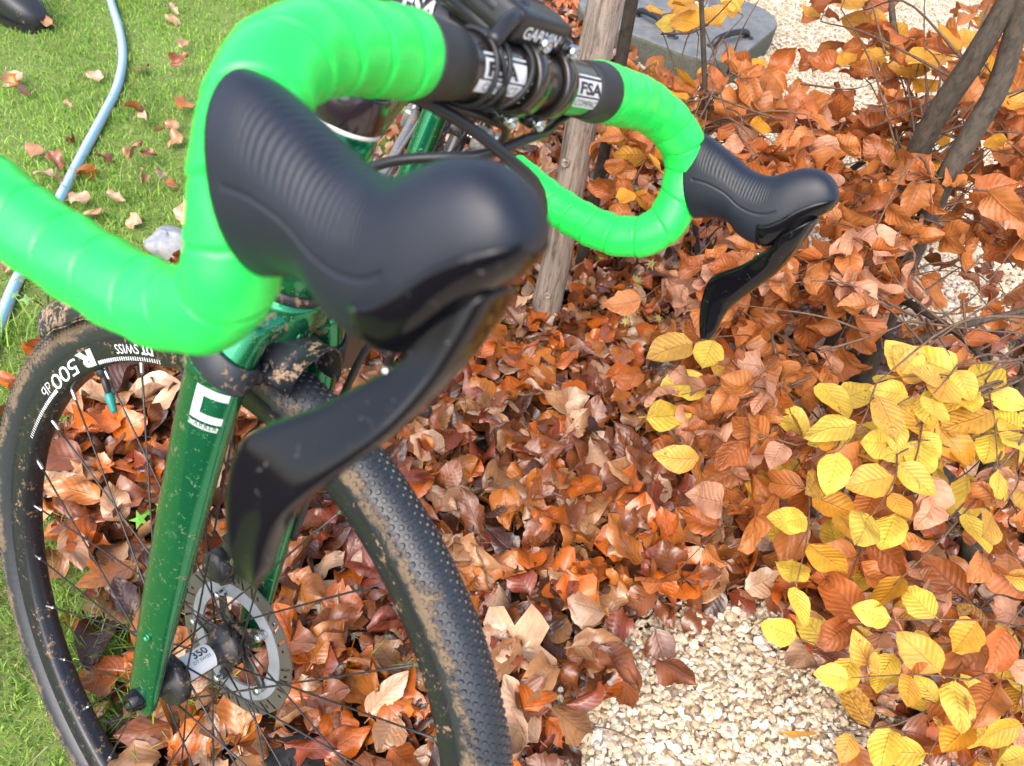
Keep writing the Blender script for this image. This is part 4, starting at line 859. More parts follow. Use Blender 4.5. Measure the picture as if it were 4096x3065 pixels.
LVS = [((256, 606), (239.5, 578), 211, 12.5), ((256.5, 594), (240, 571), 212.5, 12), ((256, 581), (238.5, 565.5), 215, 11), ((254.5, 566), (232.5, 556.5), 220, 9.4), ((251.5, 552), (225.5, 543.5), 225, 8.6), ((246, 537), (215.5, 531.5), 229, 8.6), ((239.5, 521), (208.5, 521), 233, 8.4), ((235, 507), (209, 508.5), 235.5, 7.6), ((235, 493.5), (214.5, 494), 237, 6.6), ((237, 483), (221, 481), 238, 5.4), ((236, 474.5), (228, 471.5), 238, 2.6)]
for s in (-1, 1):
    seg = 40; V, UV = hood_surface(s, seg, -np.pi, np.pi * (1 - 2 / seg)); n = 60; F = grid_faces(n, seg, True) + [tuple(range(seg))[::-1], tuple(range((n - 1) * seg, n * seg))]
    if s > 0: F = [f[::-1] for f in F]
    hood = kp('brake_hood', (V, F), 'hood', bike, uv=UV)
    V, UV = hood_surface(s, 22, np.pi * .60, np.pi * 1.40, 27, 57, .9); Vi, _ = hood_surface(s, 22, np.pi * .60, np.pi * 1.40, 27, 57, -1.5); m = len(V); nr = 30
    Fo = grid_faces(nr, 22, False); edge = [(i * 22, (i + 1) * 22, m + (i + 1) * 22, m + i * 22) for i in range(nr - 1)] + [(i * 22 + 21, m + i * 22 + 21, m + (i + 1) * 22 + 21, (i + 1) * 22 + 21) for i in range(nr - 1)] + [(j, m + j, m + j + 1, j + 1) for j in range(21)]
    kp('lever_body', (np.vstack([V, Vi]), Fo + edge), 'gloss', hood)
    A = np.array([(*a, *b, y, t) for a, b, y, t in LVS], float); A = np.array([np.interp(np.linspace(0, len(A) - 1, 46), np.arange(len(A)), A[:, c]) for c in range(6)]).T; A = smooth_rows(A, 4); V = []
    for fx, fz, bx, bz, y, t in A:
        c = np.array([(fx + bx) / 2, (fz + bz) / 2]); h = np.array([fx - bx, fz - bz]) / 2
        for a in np.linspace(.065, 2 * np.pi + .065, 24, endpoint=False):
            ca, sa = math.cos(a), math.sin(a); e = np.sign(ca) * abs(ca) ** .55; p = c + h * e; V.append((p[0] / 1000, s * (y + t * np.sign(sa) * abs(sa) ** .55 - 2.6 * (1 - e * e)) / 1000, p[1] / 1000))
    V = np.array(V); F = grid_faces(46, 24, True) + [tuple(range(24))[::-1], tuple(range(45 * 24, 46 * 24))]
    lever = kp('brake_lever', (V, F), 'gloss', hood)
    # shift paddle tucked behind the blade, on the inner side
    Ps = [(246, 578, 208, 4), (243, 570, 209, 4), (240, 564, 211, 4), (237, 560, 213, 3.5), (235, 557, 215, 3), (233, 555, 216, 2)]
    P = spline(np.array([(x / 1000, s * y / 1000, z / 1000) for x, z, y, w in Ps]), 20); w = np.interp(np.linspace(0, 1, 20), np.linspace(0, 1, 6), [q_[3] for q_ in Ps]) / 1000
    kp('shift_paddle', tube(P, w, 14, r2=.0030, ref=(1, 0, .4)), 'satin', hood)
    kp('paddle_tip', lathe((.2360, s * .2140, .5590), (-.8, 0, .45), [(0, .0015), (.0035, .0015), (.0042, .0008)], 10), 'steel', hood)
# ---- cables --------------------------------------------------------------------
def cable(name, pts, r, space=K, mat='satin'): 
    P = spline(np.array(pts), 60); V, F = tube(P, r, 10); return add(name, space(V), F, mat, bike)
cable('brake_cable', [(BX - .010, -.088, BZ - .020), (BX + .004, -.060, BZ - .024), (BX + .022, -.030, BZ - .034), (BX + .034, .004, BZ - .050), (BX + .030, .030, BZ - .085), (BX - .01, .045, BZ - .14), (.045, .055, .36), (.048, .062, .14)], .0033)
cable('shift_cable', [(BX - .008, .078, BZ - .018), (BX - .004, .058, BZ - .024), (BX + .004, .036, BZ - .027), (BX + .008, .010, BZ - .031), (BX + .002, -.02, BZ - .045), (.075, -.040, .545), (.03, -.040, .50), (-.02, -.02, .46)], .0030)
cable('shift_cable', [(BX - .010, -.080, BZ - .017), (BX - .006, -.06, BZ - .022), (BX - .004, -.02, BZ - .026), (BX - .006, .01, BZ - .034), (.08, .04, .55), (.03, .045, .50), (-.02, .02, .46)], .0028)
# ---- head tube and frame ----------------------------------------------------------
head = kp('head_tube', lathe((0, 0, 0), (0, 0, 1), [(.412, .0285), (.414, .0305), (.430, .0305), (.445, .0285), (.475, .0252), (.505, .0242), (.533, .0240)], 40), 'paint', bike)
kp('head_band', lathe((0, 0, 0), (0, 0, 1), [(.5335, .0236), (.534, .0242), (.556, .0242), (.558, .0235)], 40), 'purple', head)
kp('head_stripe', lathe((0, 0, 0), (0, 0, 1), [(.531, .0240), (.5312, .02435), (.5338, .02435), (.534, .0240)], 40), 'white', head)
kp('headset_cup', lathe((0, 0, 0), (0, 0, 1), [(.558, .0215), (.559, .0232), (.564, .0228), (.570, .0185)], 36), 'satin', head)
kp('lower_race', lathe((0, 0, 0), (0, 0, 1), [(.404, .0285), (.405, .0300), (.4095, .0302), (.412, .0290)], 40), 'satinmud', head)
uF = np.array([-math.cos(HA), 0, math.sin(HA)]); nFv = np.array([math.sin(HA), 0, math.cos(HA)])
def axF(z): return -RAKE * nFv + z * uF
BB = np.array([-.605, 0, -.07]); ST = norm([-.292, 0, .956]); SEATTOP = BB + ST * .50; RA = np.array([-1.03, 0, 0])
bp('top_tube', tube(spline([axF(.515) + [-.015, 0, 0], (axF(.51) + SEATTOP) / 2 + [0, 0, .004], SEATTOP + [0, 0, -.02]], 16), np.linspace(.019, .0145, 16), 24, r2=np.linspace(.020, .017, 16), ref=(0, 0, 1)), 'paintmud', bike)
bp('down_tube', tube(np.linspace(axF(.432) + [-.012, 0, -.006], BB + [.01, 0, .005], 14), np.linspace(.0265, .025, 14), 28, r2=np.linspace(.027, .031, 14), ref=(0, 0, 1)), 'mudtube', bike)
bp('seat_tube', tube(np.linspace(BB, SEATTOP, 14), .0175, 24), 'paint', bike)
bp('bottom_bracket', lathe(BB + [0, -.038, 0], (0, 1, 0), [(-.006, .019), (0, .022), (.076, .022), (.082, .019)], 28), 'satinmud', bike)
for s in (-1, 1):
    bp('chain_stay', tube(spline([BB + [-.01, s * .028, 0], BB + [-.10, s * .036, .012], BB + [-.25, s * .060, .04], RA + [.015, s * .066, 0]], 20), np.linspace(.0125, .0085, 20), 14), 'steelmud', bike)
    bp('seat_stay', tube(spline([SEATTOP + [-.008, s * .018, -.05], SEATTOP + [-.10, s * .045, -.17], RA + [.002, s * .064, .018]], 16), np.linspace(.0085, .007, 16), 12), 'paintmud', bike)
    bp('drop_out', rbox(RA + [0, s * .066, .002], ((1, 0, 0), (0, 1, 0), (0, 0, 1)), (.034, .007, .046), .2, 1), 'satinmud', bike)
    bp('rear_axle_nut', lathe(RA + [0, s * .069, 0], (0, s, 0), [(0, .010), (.008, .010), (.010, .008)], 18), 'steelmud', bike)
bp('seat_post', tube(np.linspace(SEATTOP - ST * .02, SEATTOP + ST * .17, 6), .0136, 20), 'satin', bike)
SD = SEATTOP + ST * .19; secs = [(-.14, .072, .018), (-.11, .076, .024), (-.06, .062, .026), (0, .036, .024), (.06, .024, .020), (.11, .020, .017), (.14, .012, .010)]
V = [(SD[0] + x, w * math.cos(a), SD[2] + .018 + h * .5 * np.sign(math.sin(a)) * abs(math.sin(a)) ** .8 - .012 * (w / .076) * math.cos(a) ** 2) for x, w, h in secs for a in np.linspace(0, 2 * np.pi, 20, endpoint=False)]
saddle = bp('saddle', (np.array(V), grid_faces(7, 20, True) + [tuple(range(20))[::-1], tuple(range(120, 140))]), 'rubber', bike)
for s in (-1, 1): bp('saddle_rail', tube(spline([SD + [-.11, s * .03, .005], SD + [-.05, s * .022, -.012], SD + [.04, s * .022, -.012], SD + [.10, s * .008, .005]], 14), .0035, 8), 'steel', saddle)
# crank set: left arm hangs down, right arm points up
crank = bp('crank_set', lathe(BB + [0, -.07, 0], (0, 1, 0), [(0, .012), (.14, .012)], 20), 'satinmud', bike)
for s, dz in ((1, -1), (-1, 1)):
    d = norm([-.10 * dz * -1, 0, dz]); c0 = BB + [0, s * .066, 0]; c1 = c0 + d * .172 + [0, s * .012, 0]
    arm = bp('crank_arm', tube(np.linspace(c0 - d * .012, c1 + d * .010, 10), np.linspace(.0165, .0115, 10), 16, r2=np.linspace(.0085, .0065, 10), ref=(1, 0, 0)), 'satinmud', crank)
    bp('pedal', join(rbox(c1 + [0, s * .058, 0], ((1, 0, 0), (0, 1, 0), (0, 0, 1)), (.084, .076, .016), .2, 1), tube(np.array([c1, c1 + [0, s * .03, 0]]), .006, 10), *[rbox(c1 + [x, s * .058, .010 * z], ((1, 0, 0), (0, 1, 0), (0, 0, 1)), (.006, .070, .006), .2, 1) for x in (-.03, 0, .03) for z in (-1, 1)]), 'satinmud', crank)
d0 = norm([0.10, 0, -1]); p_ = BB + [0, .0755, 0]
V2, F2 = scaled(text2d('172.5', 1, .01), .007, .007); add('lettering', Bf(np.array([p_ + d0 * (.10 + x) + np.array([1, 0, .1]) * y for x, y in V2])), F2, 'whitedim', crank, smooth=False)
nt_ = 44; V, Fc = [], []; yc = -.052
for k in range(nt_ * 2):
    a = 2 * np.pi * k / (nt_ * 2); r_ = .091 if k % 2 == 0 else .086
    for rr, yy in ((.072, yc), (r_, yc), (r_, yc - .003), (.072, yc - .003)): V.append(BB + [rr * math.cos(a), yy, rr * math.sin(a)])
bp('chainring', (np.array(V), grid_faces(nt_ * 2, 4, True) + [((nt_ * 2 - 1) * 4 + j, (nt_ * 2 - 1) * 4 + (j + 1) % 4, (j + 1) % 4, j) for j in range(4)]), 'satinmud', crank, smooth=False)
for k in range(4):
    a = k * np.pi / 2 + .5; bp('spider_arm', tube(np.array([BB + [.01 * math.cos(a), yc - .002, .01 * math.sin(a)], BB + [.075 * math.cos(a), yc - .002, .075 * math.sin(a)]]), [.011, .007], 10, r2=[.004, .003], ref=(-math.sin(a), 0, math.cos(a))), 'satinmud', crank)
for dz, z0 in ((1, .088), (-1, -.088)): bp('chain', tube(np.linspace(BB + [0, -.0535, z0], RA + [0, -.049, z0 * .33], 40), [.0042 if k % 2 else .0032 for k in range(40)], 8, r2=.003, ref=(0, 0, 1)), 'steelmud', crank)
# rear derailleur hanging from the right drop-out
der = bp('rear_derailleur', join(rbox(RA + [-.012, -.078, -.030], ((1, 0, 0), (0, 1, 0), (0, 0, 1)), (.034, .026, .040), .25, 2), rbox(RA + [.004, -.070, -.095], (norm([.25, 0, 1]), (0, 1, 0), norm([1, 0, -.25])), (.085, .004, .022), .2, 1), rbox(RA + [.004, -.060, -.095], (norm([.25, 0, 1]), (0, 1, 0), norm([1, 0, -.25])), (.085, .004, .022), .2, 1)), 'steelmud', bike)
for z in (-.062, -.130): bp('jockey_wheel', lathe(RA + [.004 + (z + .095) * .25, -.069, z], (0, 1, 0), [(0, .004), (0, .016), (.008, .016), (.008, .004)], 16), 'satinmud', der)
bp('rear_caliper', join(rbox(RA + [.075, .062, .050], (norm([1, 0, .35]), (0, 1, 0), norm([-.35, 0, 1])), (.070, .034, .036), .3, 2), lathe(RA + [.06, .078, .052], (0, 1, 0), [(0, .014), (.012, .013), (.014, .009)], 18)), 'steelmud', bike)
# mud caked guard strapped under the down tube, flaring away from it towards the bottom bracket
G0, G1 = axF(.432) + np.array([-.012, 0, -.006]), BB + np.array([.01, 0, .005]); gd = norm(G1 - G0); gn = np.cross(gd, [0, 1, 0]); gn = gn if gn[2] > 0 else -gn; V = []
for t in np.linspace(.07, .50, 16):
    for w in np.linspace(-1, 1, 13):
        wd = .046 * min(1, .6 + (t - .07) * 5) * min(1, (.52 - t) * 18 + .3); V.append(G0 + gd * t - gn * (.034 + .072 * max(0, (t - .15) / .35) ** 1.4 - .012 * w * w) + [0, w * wd, 0])
V = np.array(V); m = len(V); Fo = grid_faces(16, 13, False)
rm_ = [i for i in range(13)] + [i * 13 + 12 for i in range(1, 16)] + [15 * 13 + j for j in range(11, -1, -1)] + [i * 13 for i in range(14, 0, -1)]
dg_ = bp('down_tube_guard', (np.vstack([V, V + gn * .003]), Fo + [tuple(i + m for i in f[::-1]) for f in Fo] + [(a, b, b + m, a + m) for a, b in zip(rm_, rm_[1:] + rm_[:1])]), 'mudtube', bike)
for t in (.14, .30): bp('guard_strap', tube(np.array([G0 + gd * t + gn * .033 * math.sin(a) - gn * .006 + np.array([0, .034 * math.cos(a), 0]) for a in np.linspace(0, 2 * np.pi, 30)]), .0055, 8, r2=.0022, ref=tuple(gd)), 'rubber', dg_)
# blue bottle in a cage on the down tube
D0, D1 = axF(.432) + np.array([-.012, 0, -.006]), BB + np.array([.01, 0, .005]); dd = norm(D1 - D0); dn = np.cross(dd, [0, 1, 0]); dn = dn if dn[2] > 0 else -dn
bo = D0 + dd * .43 + dn * .068
bot = bp('water_bottle', lathe(bo, -dd, [(0, .030), (.004, .0355), (.09, .0355), (.10, .033), (.115, .033), (.125, .0355), (.150, .0355), (.160, .033)], 32), 'blue', bike)
bp('bottle_cap', lathe(bo - dd * .158, -dd, [(0, .0335), (.010, .0335), (.018, .028), (.024, .014), (.038, .012), (.040, .009)], 32), 'satin', bot)
bp('cage_bolt', lathe(BB + ST * .245 + [.0155, 0, .004], (1, 0, .3), [(0, .0046), (.004, .0044), (.0055, .003)], 16), 'steel', bike)
for s in (-1, 1): bp('bottle_cage', tube(spline([D0 + dd * .40 + dn * .031, bo + np.array([0, s * .030, 0]) - dd * .02 - dn * .02, bo - dd * .08 + np.array([0, s * .0375, 0]), bo - dd * .11 + np.array([0, s * .02, 0]) + dn * .034], 20), .0028, 8), 'satin', bot)

# ---- wheels -----------------------------------------------------------------------
R_T, R_S = .3312, .0192                                   # tyre: centre line radius and section radius
def polar(c, r, ph, y): return np.array([c[0] + r * math.cos(ph), y + c[1], c[2] + r * math.sin(ph)])
def revolve(c, prof, seg, closed=True):
    V = np.array([polar(c, r, 2 * np.pi * k / seg, y) for k in range(seg) for y, r in prof]); m = len(prof); F = []
    for k in range(seg):
        for j in range(m if closed else m - 1):
            F.append((k * m + j, k * m + (j + 1) % m, ((k + 1) % seg) * m + (j + 1) % m, ((k + 1) % seg) * m + j))
    return V, F
def build_wheel(space, c, name, phase, front):
    c = np.asarray(c, float); hubY = lambda y: y
    wheel = empty(name, (0, 0, 0)); wheel.parent = bike
    psi = np.linspace(R(-148), R(148), 37); prof = [(R_S * math.sin(t) * (1.04 if abs(t) > 1 else 1), R_T + R_S * math.cos(t)) for t in psi]
    V, F = revolve(c, prof, 160, False); deg = np.abs(np.degrees(psi)); md = np.exp(-((deg - 82) / 30) ** 2) * .95 - np.clip((deg - 112) / 20, 0, 1) * .35
    md = np.where(psi > 0, md * 1.05, md); md = np.tile(md, 160)
    tyre = add('tyre', space(V), F, 'tyre', wheel, floatattr=('mudness', md))
    # tread: rows of small round studs, too many and too small to pick apart
    Vs, Fs, off = [], [], 0; mds = []
    for row, pd in enumerate(np.linspace(-78, 78, 11)):
        big_ = abs(pd) > 48; n_ = (290 if front else 150); rad = (.0025 if not big_ else .0027) * (1 if front else 1.8); hgt = .0018 if big_ else .0011; t = R(pd)
        for k in range(n_):
            ph = 2 * np.pi * (k + .5 * (row % 2)) / n_; rd = np.array([math.cos(ph), 0, math.sin(ph)]); tg = np.array([-math.sin(ph), 0, math.cos(ph)]); nr_ = rd * math.cos(t) + np.array([0, 1, 0]) * math.sin(t); sd = np.cross(tg, nr_)
            o = c + rd * R_T + nr_ * R_S; a = np.arange(6) * np.pi / 3
            ringv = np.cos(a)[:, None] * tg * 1.0 + np.sin(a)[:, None] * sd; Vs.append(np.vstack([o - nr_ * .0005 + ringv * rad, o + nr_ * hgt + ringv * rad * .72])); off_ = off
            Fs += [(off_ + i, off_ + (i + 1) % 6, off_ + 6 + (i + 1) % 6, off_ + 6 + i) for i in range(6)] + [tuple(off_ + 6 + i for i in range(6))]; off += 12
            mds += [.95 * math.exp(-((abs(pd) - 82) / 30) ** 2) - .06] * 12
    tr = add('tread', space(np.vstack(Vs)), Fs, 'tyre', wheel, smooth=False, floatattr=('mudness', mds)); tr['kind'] = 'stuff'
    rp = [(-.0125, .3190), (-.0132, .3165), (-.0126, .3105), (-.0112, .2975), (-.0085, .2948), (0, .2940), (.0085, .2948), (.0112, .2975), (.0126, .3105), (.0132, .3165), (.0125, .3190), (0, .3140)]
    add('rim', space(revolve(c, rp, 160)[0]), revolve(c, rp, 160)[1], 'rim', wheel)
    fr, fl = (-.033, .0215), (.027, .0205)                       # flange: y, radius of the holes
    if front: hp_ = [(-.0495, .004), (-.0495, .0095), (-.043, .0105), (-.041, .0225), (-.038, .0245), (-.030, .0245), (-.0275, .0160), (-.024, .0128), (.012, .0125), (.017, .014), (.021, .020), (.024, .0225), (.030, .0225), (.033, .018), (.044, .0175), (.0495, .012), (.0495, .004)]
    else: hp_ = [(-.064, .004), (-.064, .010), (-.050, .016), (-.036, .0270), (-.030, .0270), (-.026, .014), (.02, .014), (.024, .029), (.030, .029), (.034, .018), (.060, .014), (.064, .009), (.064, .004)]
    hub = add('hub', space(lathe(c, (0, 1, 0), hp_, 40)[0]), lathe(c, (0, 1, 0), hp_, 40)[1], 'satinmud', wheel)
    for k in range(28):
        ph = phase + k * 2 * np.pi / 28; y, rh_ = (fr if k % 2 else fl); sgn = 1 if (k // 2) % 2 else -1
        a = polar(c, .2935, ph, math.copysign(.001, y)); b = polar(c, rh_, ph + sgn * R(66), y + .0025 * (1 if (k // 2) % 2 else -1)); d = norm(b - a)
        V, F = tube(np.array([a + d * .004, a + d * .05, b - d * .04, b]), [.00105, .00092, .00092, .00105], 7); add('spoke', space(V), F, 'spoke', wheel)
        V, F = tube(np.array([a - d * .003, a + d * .0, a + d * .009, a + d * .0115]), [.0029, .0022, .0019, .0014], 9); add('nipple', space(V), F, 'steel', wheel)
    # brake rotor with slots, carrier and spider
    yr = .0385 if front else .046; V, F = [], []; na = 160; rr = [.0640, .0665, .0705, .0745, .0785, .0800]
    for lay in (-.0009, .0009):
        for k in range(na):
            for q_ in rr: V.append(polar(c, q_ + (.0005 * math.sin(k * 2 * np.pi / na * 16) if q_ == .08 else 0), 2 * np.pi * (k + (q_ - .07) * 170) / na, yr + lay))
    for L_ in (0, 1):
        for k in range(na):
            for j in range(5):
                if (k % 5 == 0) and j in (1, 2, 3) and (k // 5) % 4 != 3: continue
                if (k % 5 == 2) and j == 2 and (k // 5) % 2: continue
                o_ = L_ * na * 6; f_ = (o_ + k * 6 + j, o_ + k * 6 + j + 1, o_ + ((k + 1) % na) * 6 + j + 1, o_ + ((k + 1) % na) * 6 + j); F.append(f_ if L_ else f_[::-1])
    for k in range(na): F.append((k * 6 + 5, ((k + 1) % na) * 6 + 5, na * 6 + ((k + 1) % na) * 6 + 5, na * 6 + k * 6 + 5)); F.append((k * 6, na * 6 + k * 6, na * 6 + ((k + 1) % na) * 6, ((k + 1) % na) * 6))
    rotor = add('brake_rotor', space(np.array(V)), F, 'rotor', wheel, smooth=False)
    cv_, cf_ = revolve(c, [(yr - .0013, .0495), (yr - .0013, .0645), (yr + .0013, .0645), (yr + .0013, .0495)], 80); add('rotor_carrier', space(cv_), cf_, 'carrier', wheel, smooth=False)
    sv2 = [lathe(c + [0, yr - .004, 0], (0, 1, 0), [(0, .012), (0, .0215), (.006, .0215), (.006, .012)], 30)]
    for k in range(5):
        a = phase + R(20) + k * 2 * np.pi / 5; dv = np.array([math.cos(a), 0, math.sin(a)]); tv = np.array([-math.sin(a), 0, math.cos(a)])
        sv2.append(tube(spline([c + dv * .016 + [0, yr - .002, 0], c + dv * .035 + tv * .003 + [0, yr - .003, 0], c + dv * .0545 + [0, yr - .0035, 0]], 8), np.linspace(.0085, .0048, 8), 10, r2=.0024, ref=tuple(tv)))
    add('rotor_spider', space(join(*sv2)[0]), join(*sv2)[1], 'satinmud', wheel)
    for k in range(5):
        a = phase + R(20) + k * 2 * np.pi / 5; V, F = lathe(polar(c, .0535, a, yr - .0125), (0, 1, 0), [(0, .0030), (.001, .0042), (.003, .0042), (.004, .0034), (.006, .0034), (.008, .0042), (.012, .0042)], 14); add('rivet', space(V), F, 'steel', wheel)
    return wheel
PH0 = R(36.9)
FC = np.array([RAKE, 0, 0]); front = build_wheel(K, FC, 'front_wheel', PH0, True)
build_wheel(Bf, RA, 'rear_wheel', R(10), False)
for k in range(3):
    r0, r1, y0 = (.045, .036, .029)[k], .015, -.045 + k * .009
    add('cassette', Bf(lathe(RA + [0, y0, 0], (0, 1, 0), [(0, r1), (0, r0), (.003, r0), (.003, r1)], 30)[0]), lathe(RA + [0, y0, 0], (0, 1, 0), [(0, r1), (0, r0), (.003, r0), (.003, r1)], 30)[1], 'steelmud', bpy.data.objects['rear_wheel'], smooth=False)
# lettering on the rim: runs backward over the top, tops of the letters towards the hub
def on_rim(ph0, rbase):
    def fn(V2):
        r = rbase - V2[:, 1]; ph = R(ph0) + V2[:, 0] / .305; y = -(.0112 + np.clip((r - .2975) / .013, -.2, 1.6) * .0014 + .00045)
        return K(np.c_[FC[0] + r * np.cos(ph), y, FC[2] + r * np.sin(ph)])
    return fn
def fit(VF, ln, h):
    V, F = VF; return scaled(VF, ln / V[:, 0].max(), h)
for tx, bo_, p0, p1, h, rb_, mt in (('DT', .035, 119.6, 122.7, .0086, .3118, 'white'), ('SWISS', 0, 123.4, 129.9, .0086, .3120, 'white'), ('R', .06, 137.2, 142.7, .0150, .3125, 'whitedim'), ('5', .0, 143.2, 146.5, .0145, .3122, 'white'), ('0', .0, 146.8, 150.2, .0145, .3122, 'white'), ('0', .0, 150.4, 153.8, .0145, .3122, 'white'), ('db', 0, 154.6, 158.4, .0100, .3125, 'whitedim')):
    wrap(*fit(text2d(tx, 1, bo_), R(p1 - p0) * .305, h), on_rim(p0, rb_), 'lettering', mt, front)
for k in range(28): wrap(*poly_grid(0, .0022 - .0013 * k / 28, 0, .0034, 1, 1), on_rim(136.0 - k * .66, .3006), 'rim_tick', 'white', front)
for k in range(27): wrap(*poly_grid(0, .0022 - .0013 * k / 27, 0, .0038, 1, 1), on_rim(153.6 + k * .66, .3006), 'rim_tick', 'white', front)
# white label with black figures on the hub
def on_hub(th0, y0, r):
    def fn(V2): th = th0 + V2[:, 1] / r; return K(np.c_[FC[0] + r * np.cos(th), y0 + V2[:, 0], FC[2] + r * np.sin(th)])
    return fn
wrap(*poly_grid(-.023, .006, -.012, .030, 8, 20), on_hub(R(60), 0, .0133), 'decal', 'white', front)
wrap(*scaled(text2d('350', 1, .02), .0075, .0085, -.013, .006), on_hub(R(60), 0, .0135), 'lettering', 'ink', front)
wrap(*scaled(text2d('DT SWISS', 1, 0), .0030, .0032, -.016, .001), on_hub(R(60), 0, .0135), 'lettering', 'ink', front)
# valve with teal cap
pv = R(140.6); a, b = polar(FC, .2945, pv, 0), polar(FC, .252, pv - R(.2), -.002); d = norm(b - a)
valve = kp('valve', lathe(a, d, [(0, .0062), (.003, .0062), (.004, .0052), (.006, .0052), (.0065, .0033), (.012, .0030), (.028, .0030)], 16), 'satinmud', front)
kp('valve_cap', lathe(a + d * .024, d, [(0, .0036), (.001, .0042), (.008, .0042), (.010, .0034), (.017, .0031), (.019, .0018)], 16), 'teal', front)

# ---- fork -------------------------------------------------------------------------
LEG = [(.000, .0335, .385), (.002, .0420, .362), (.005, .0475, .335), (.010, .0510, .290), (.020, .0540, .20), (.031, .0570, .10), (.040, .0590, .03), (.046, .0600, -.004), (.0475, .0600, -.020)]
LRA = [.0265, .0268, .0262, .0250, .0228, .0200, .0178, .0172, .0120]; LRB = [.0190, .0185, .0178, .0165, .0150, .0125, .0095, .0085, .0060]
def leg_at(s, tt):
    P = spline(np.array([(x, s * y, z) for x, y, z in LEG]), 60); T, N, B = frames(P, (1, 0, 0)); x = np.linspace(0, 1, 60); xi = np.linspace(0, 1, len(LEG)); d = np.r_[0, np.cumsum(np.linalg.norm(np.diff(np.array(LEG), axis=0), axis=1))]; d /= d[-1]
    return P, T, N, B, np.interp(x, d, LRA), np.interp(x, d, LRB)
fork = kp('fork', lathe((0, 0, 0), (0, 0, 1), [(.352, .0200), (.368, .0275), (.385, .0300), (.398, .0298), (.404, .0285)], 40), 'paint', bike)
kp('fork_crown', tube(spline([(.002, -.049, .335), (.000, -.0425, .362), (-.001, -.026, .381), (0, 0, .387), (-.001, .026, .381), (.000, .0425, .362), (.002, .049, .335)], 30), .0262, 24, r2=.0185, ref=(1, 0, 0)), 'crown', fork)
kp('crown_eyelet', lathe((.0245, 0, .378), (1, 0, .15), [(0, .0075), (.0045, .0070), (.0052, .0060), (.0048, .0042), (.001, .0038)], 20), 'paintmud', fork)
for s in (-1, 1):
    P, T, N, B, ra, rb = leg_at(s, 0); V, F = [], None; seg = 28; V = []
    for i in range(60):
        for a in np.linspace(0, 2 * np.pi, seg, endpoint=False): V.append(P[i] + N[i] * ra[i] * np.cos(a) + B[i] * rb[i] * np.sin(a))
    leg = kp('fork_leg', (np.array(V), grid_faces(60, seg, True) + [tuple(range(seg))[::-1], tuple(range(59 * seg, 60 * seg))]), 'paint', fork)
    if s < 0: rightleg = (P, T, N, B, ra, rb)
    kp('leg_eyelet', lathe(P[44] + np.array([.004, s * (rb[44] + .0003), 0]), (0, s, 0), [(-.002, .0042), (.0008, .0042), (.0010, .0034), (-.0012, .0028)], 16), 'paint', fork)
kp('thru_axle', lathe((RAKE, -.066, 0), (0, -1, 0), [(-.01, .007), (.0005, .0105), (.004, .0105), (.006, .0088), (.011, .0082), (.012, .0055), (.0085, .004)], 22), 'gloss', fork)
kp('thru_axle_lever', lathe((RAKE, .066, 0), (0, 1, 0), [(0, .0105), (.006, .010), (.010, .007)], 20), 'satin', fork)
# white C shaped badge and lettering on the right leg; x runs down the leg, y round it towards the back
def on_leg(z0, a0):
    P, T, N, B, ra, rb = rightleg; sd = np.r_[0, np.cumsum(np.linalg.norm(np.diff(P, axis=0), axis=1))]; i0 = np.interp(-z0, -P[:, 2], sd)
    def fn(V2):
        out = []
        for x, y in V2:
            t = np.interp(i0 + x, sd, np.arange(60)); i = min(int(t), 58); w = t - i; L_ = lambda A: A[i] * (1 - w) + A[i + 1] * w
            a = a0 + y / .019; p = L_(P) + L_(N) * (L_(ra) + .0004) * math.cos(a) + L_(B) * (L_(rb) + .0004) * math.sin(a); out.append(p)
        return K(np.array(out))
    return fn
sgnB = 1 if rightleg[3][20][1] < 0 else -1
fnl = on_leg(.334, sgnB * R(48))
mir = lambda VF: (np.c_[VF[0][:, 0], VF[0][:, 1] * sgnB], VF[1])
C_ = .80
for q_ in ((0, .0078, -.0110, .0150), (.0245, .0323, -.0110, .0150), (.0078, .0245, .0080, .0150), (.0350, .0402, -.0090, .0150)):
    wrap(*mir(poly_grid(q_[0] * C_, q_[1] * C_, q_[2] * C_, q_[3] * C_, 4, 6)), fnl, 'decal', 'whitedim', fork)
V2, F2 = scaled(text2d('CARRERA', 0, .0), .0044 * C_, .0042 * C_); V2 = np.c_[.0392 * C_ - V2[:, 1], .0150 * C_ - V2[:, 0]]
add('lettering', fnl(np.c_[V2[:, 0], V2[:, 1] * sgnB]) + (ray(850, 1750) * -.0004), F2, 'paint', fork, smooth=False)
# ---- front caliper ------------------------------------------------------------------
cc0 = np.array([.006, .046, .082]); cax = (norm([.28, 0, 1]), np.array([0, 1., 0]), norm([1, 0, -.28]))
cal = kp('front_caliper', join(rbox(cc0, cax, (.062, .034, .034), .28, 2), lathe(cc0 - [0, .013, 0], (0, -1, 0), [(0, .0165), (.014, .0160), (.017, .0130), (.017, .006)], 24)), 'satinmud', fork)
cal.parent = fork
for k in range(6): kp('cooling_fin', rbox(cc0 + cax[0] * (.034 + k * .0042) + [0, -.010, 0], cax, (.0022, .030, .030 - .001 * k), .2, 1), 'satin', fork)
kp('caliper_bolt', lathe(cc0 + cax[0] * .030 + cax[2] * .012 + [0, -.018, 0], (0, -1, .3), [(0, .0062), (.003, .0062), (.004, .0045), (.010, .0045), (.011, .003)], 14), 'steel', fork)
kp('caliper_bolt', lathe(cc0 + cax[0] * .044 + cax[2] * .010 + [0, -.024, 0], (0, -1, .3), [(0, .0035), (.004, .0035), (.005, .002)], 8), 'steel', fork)
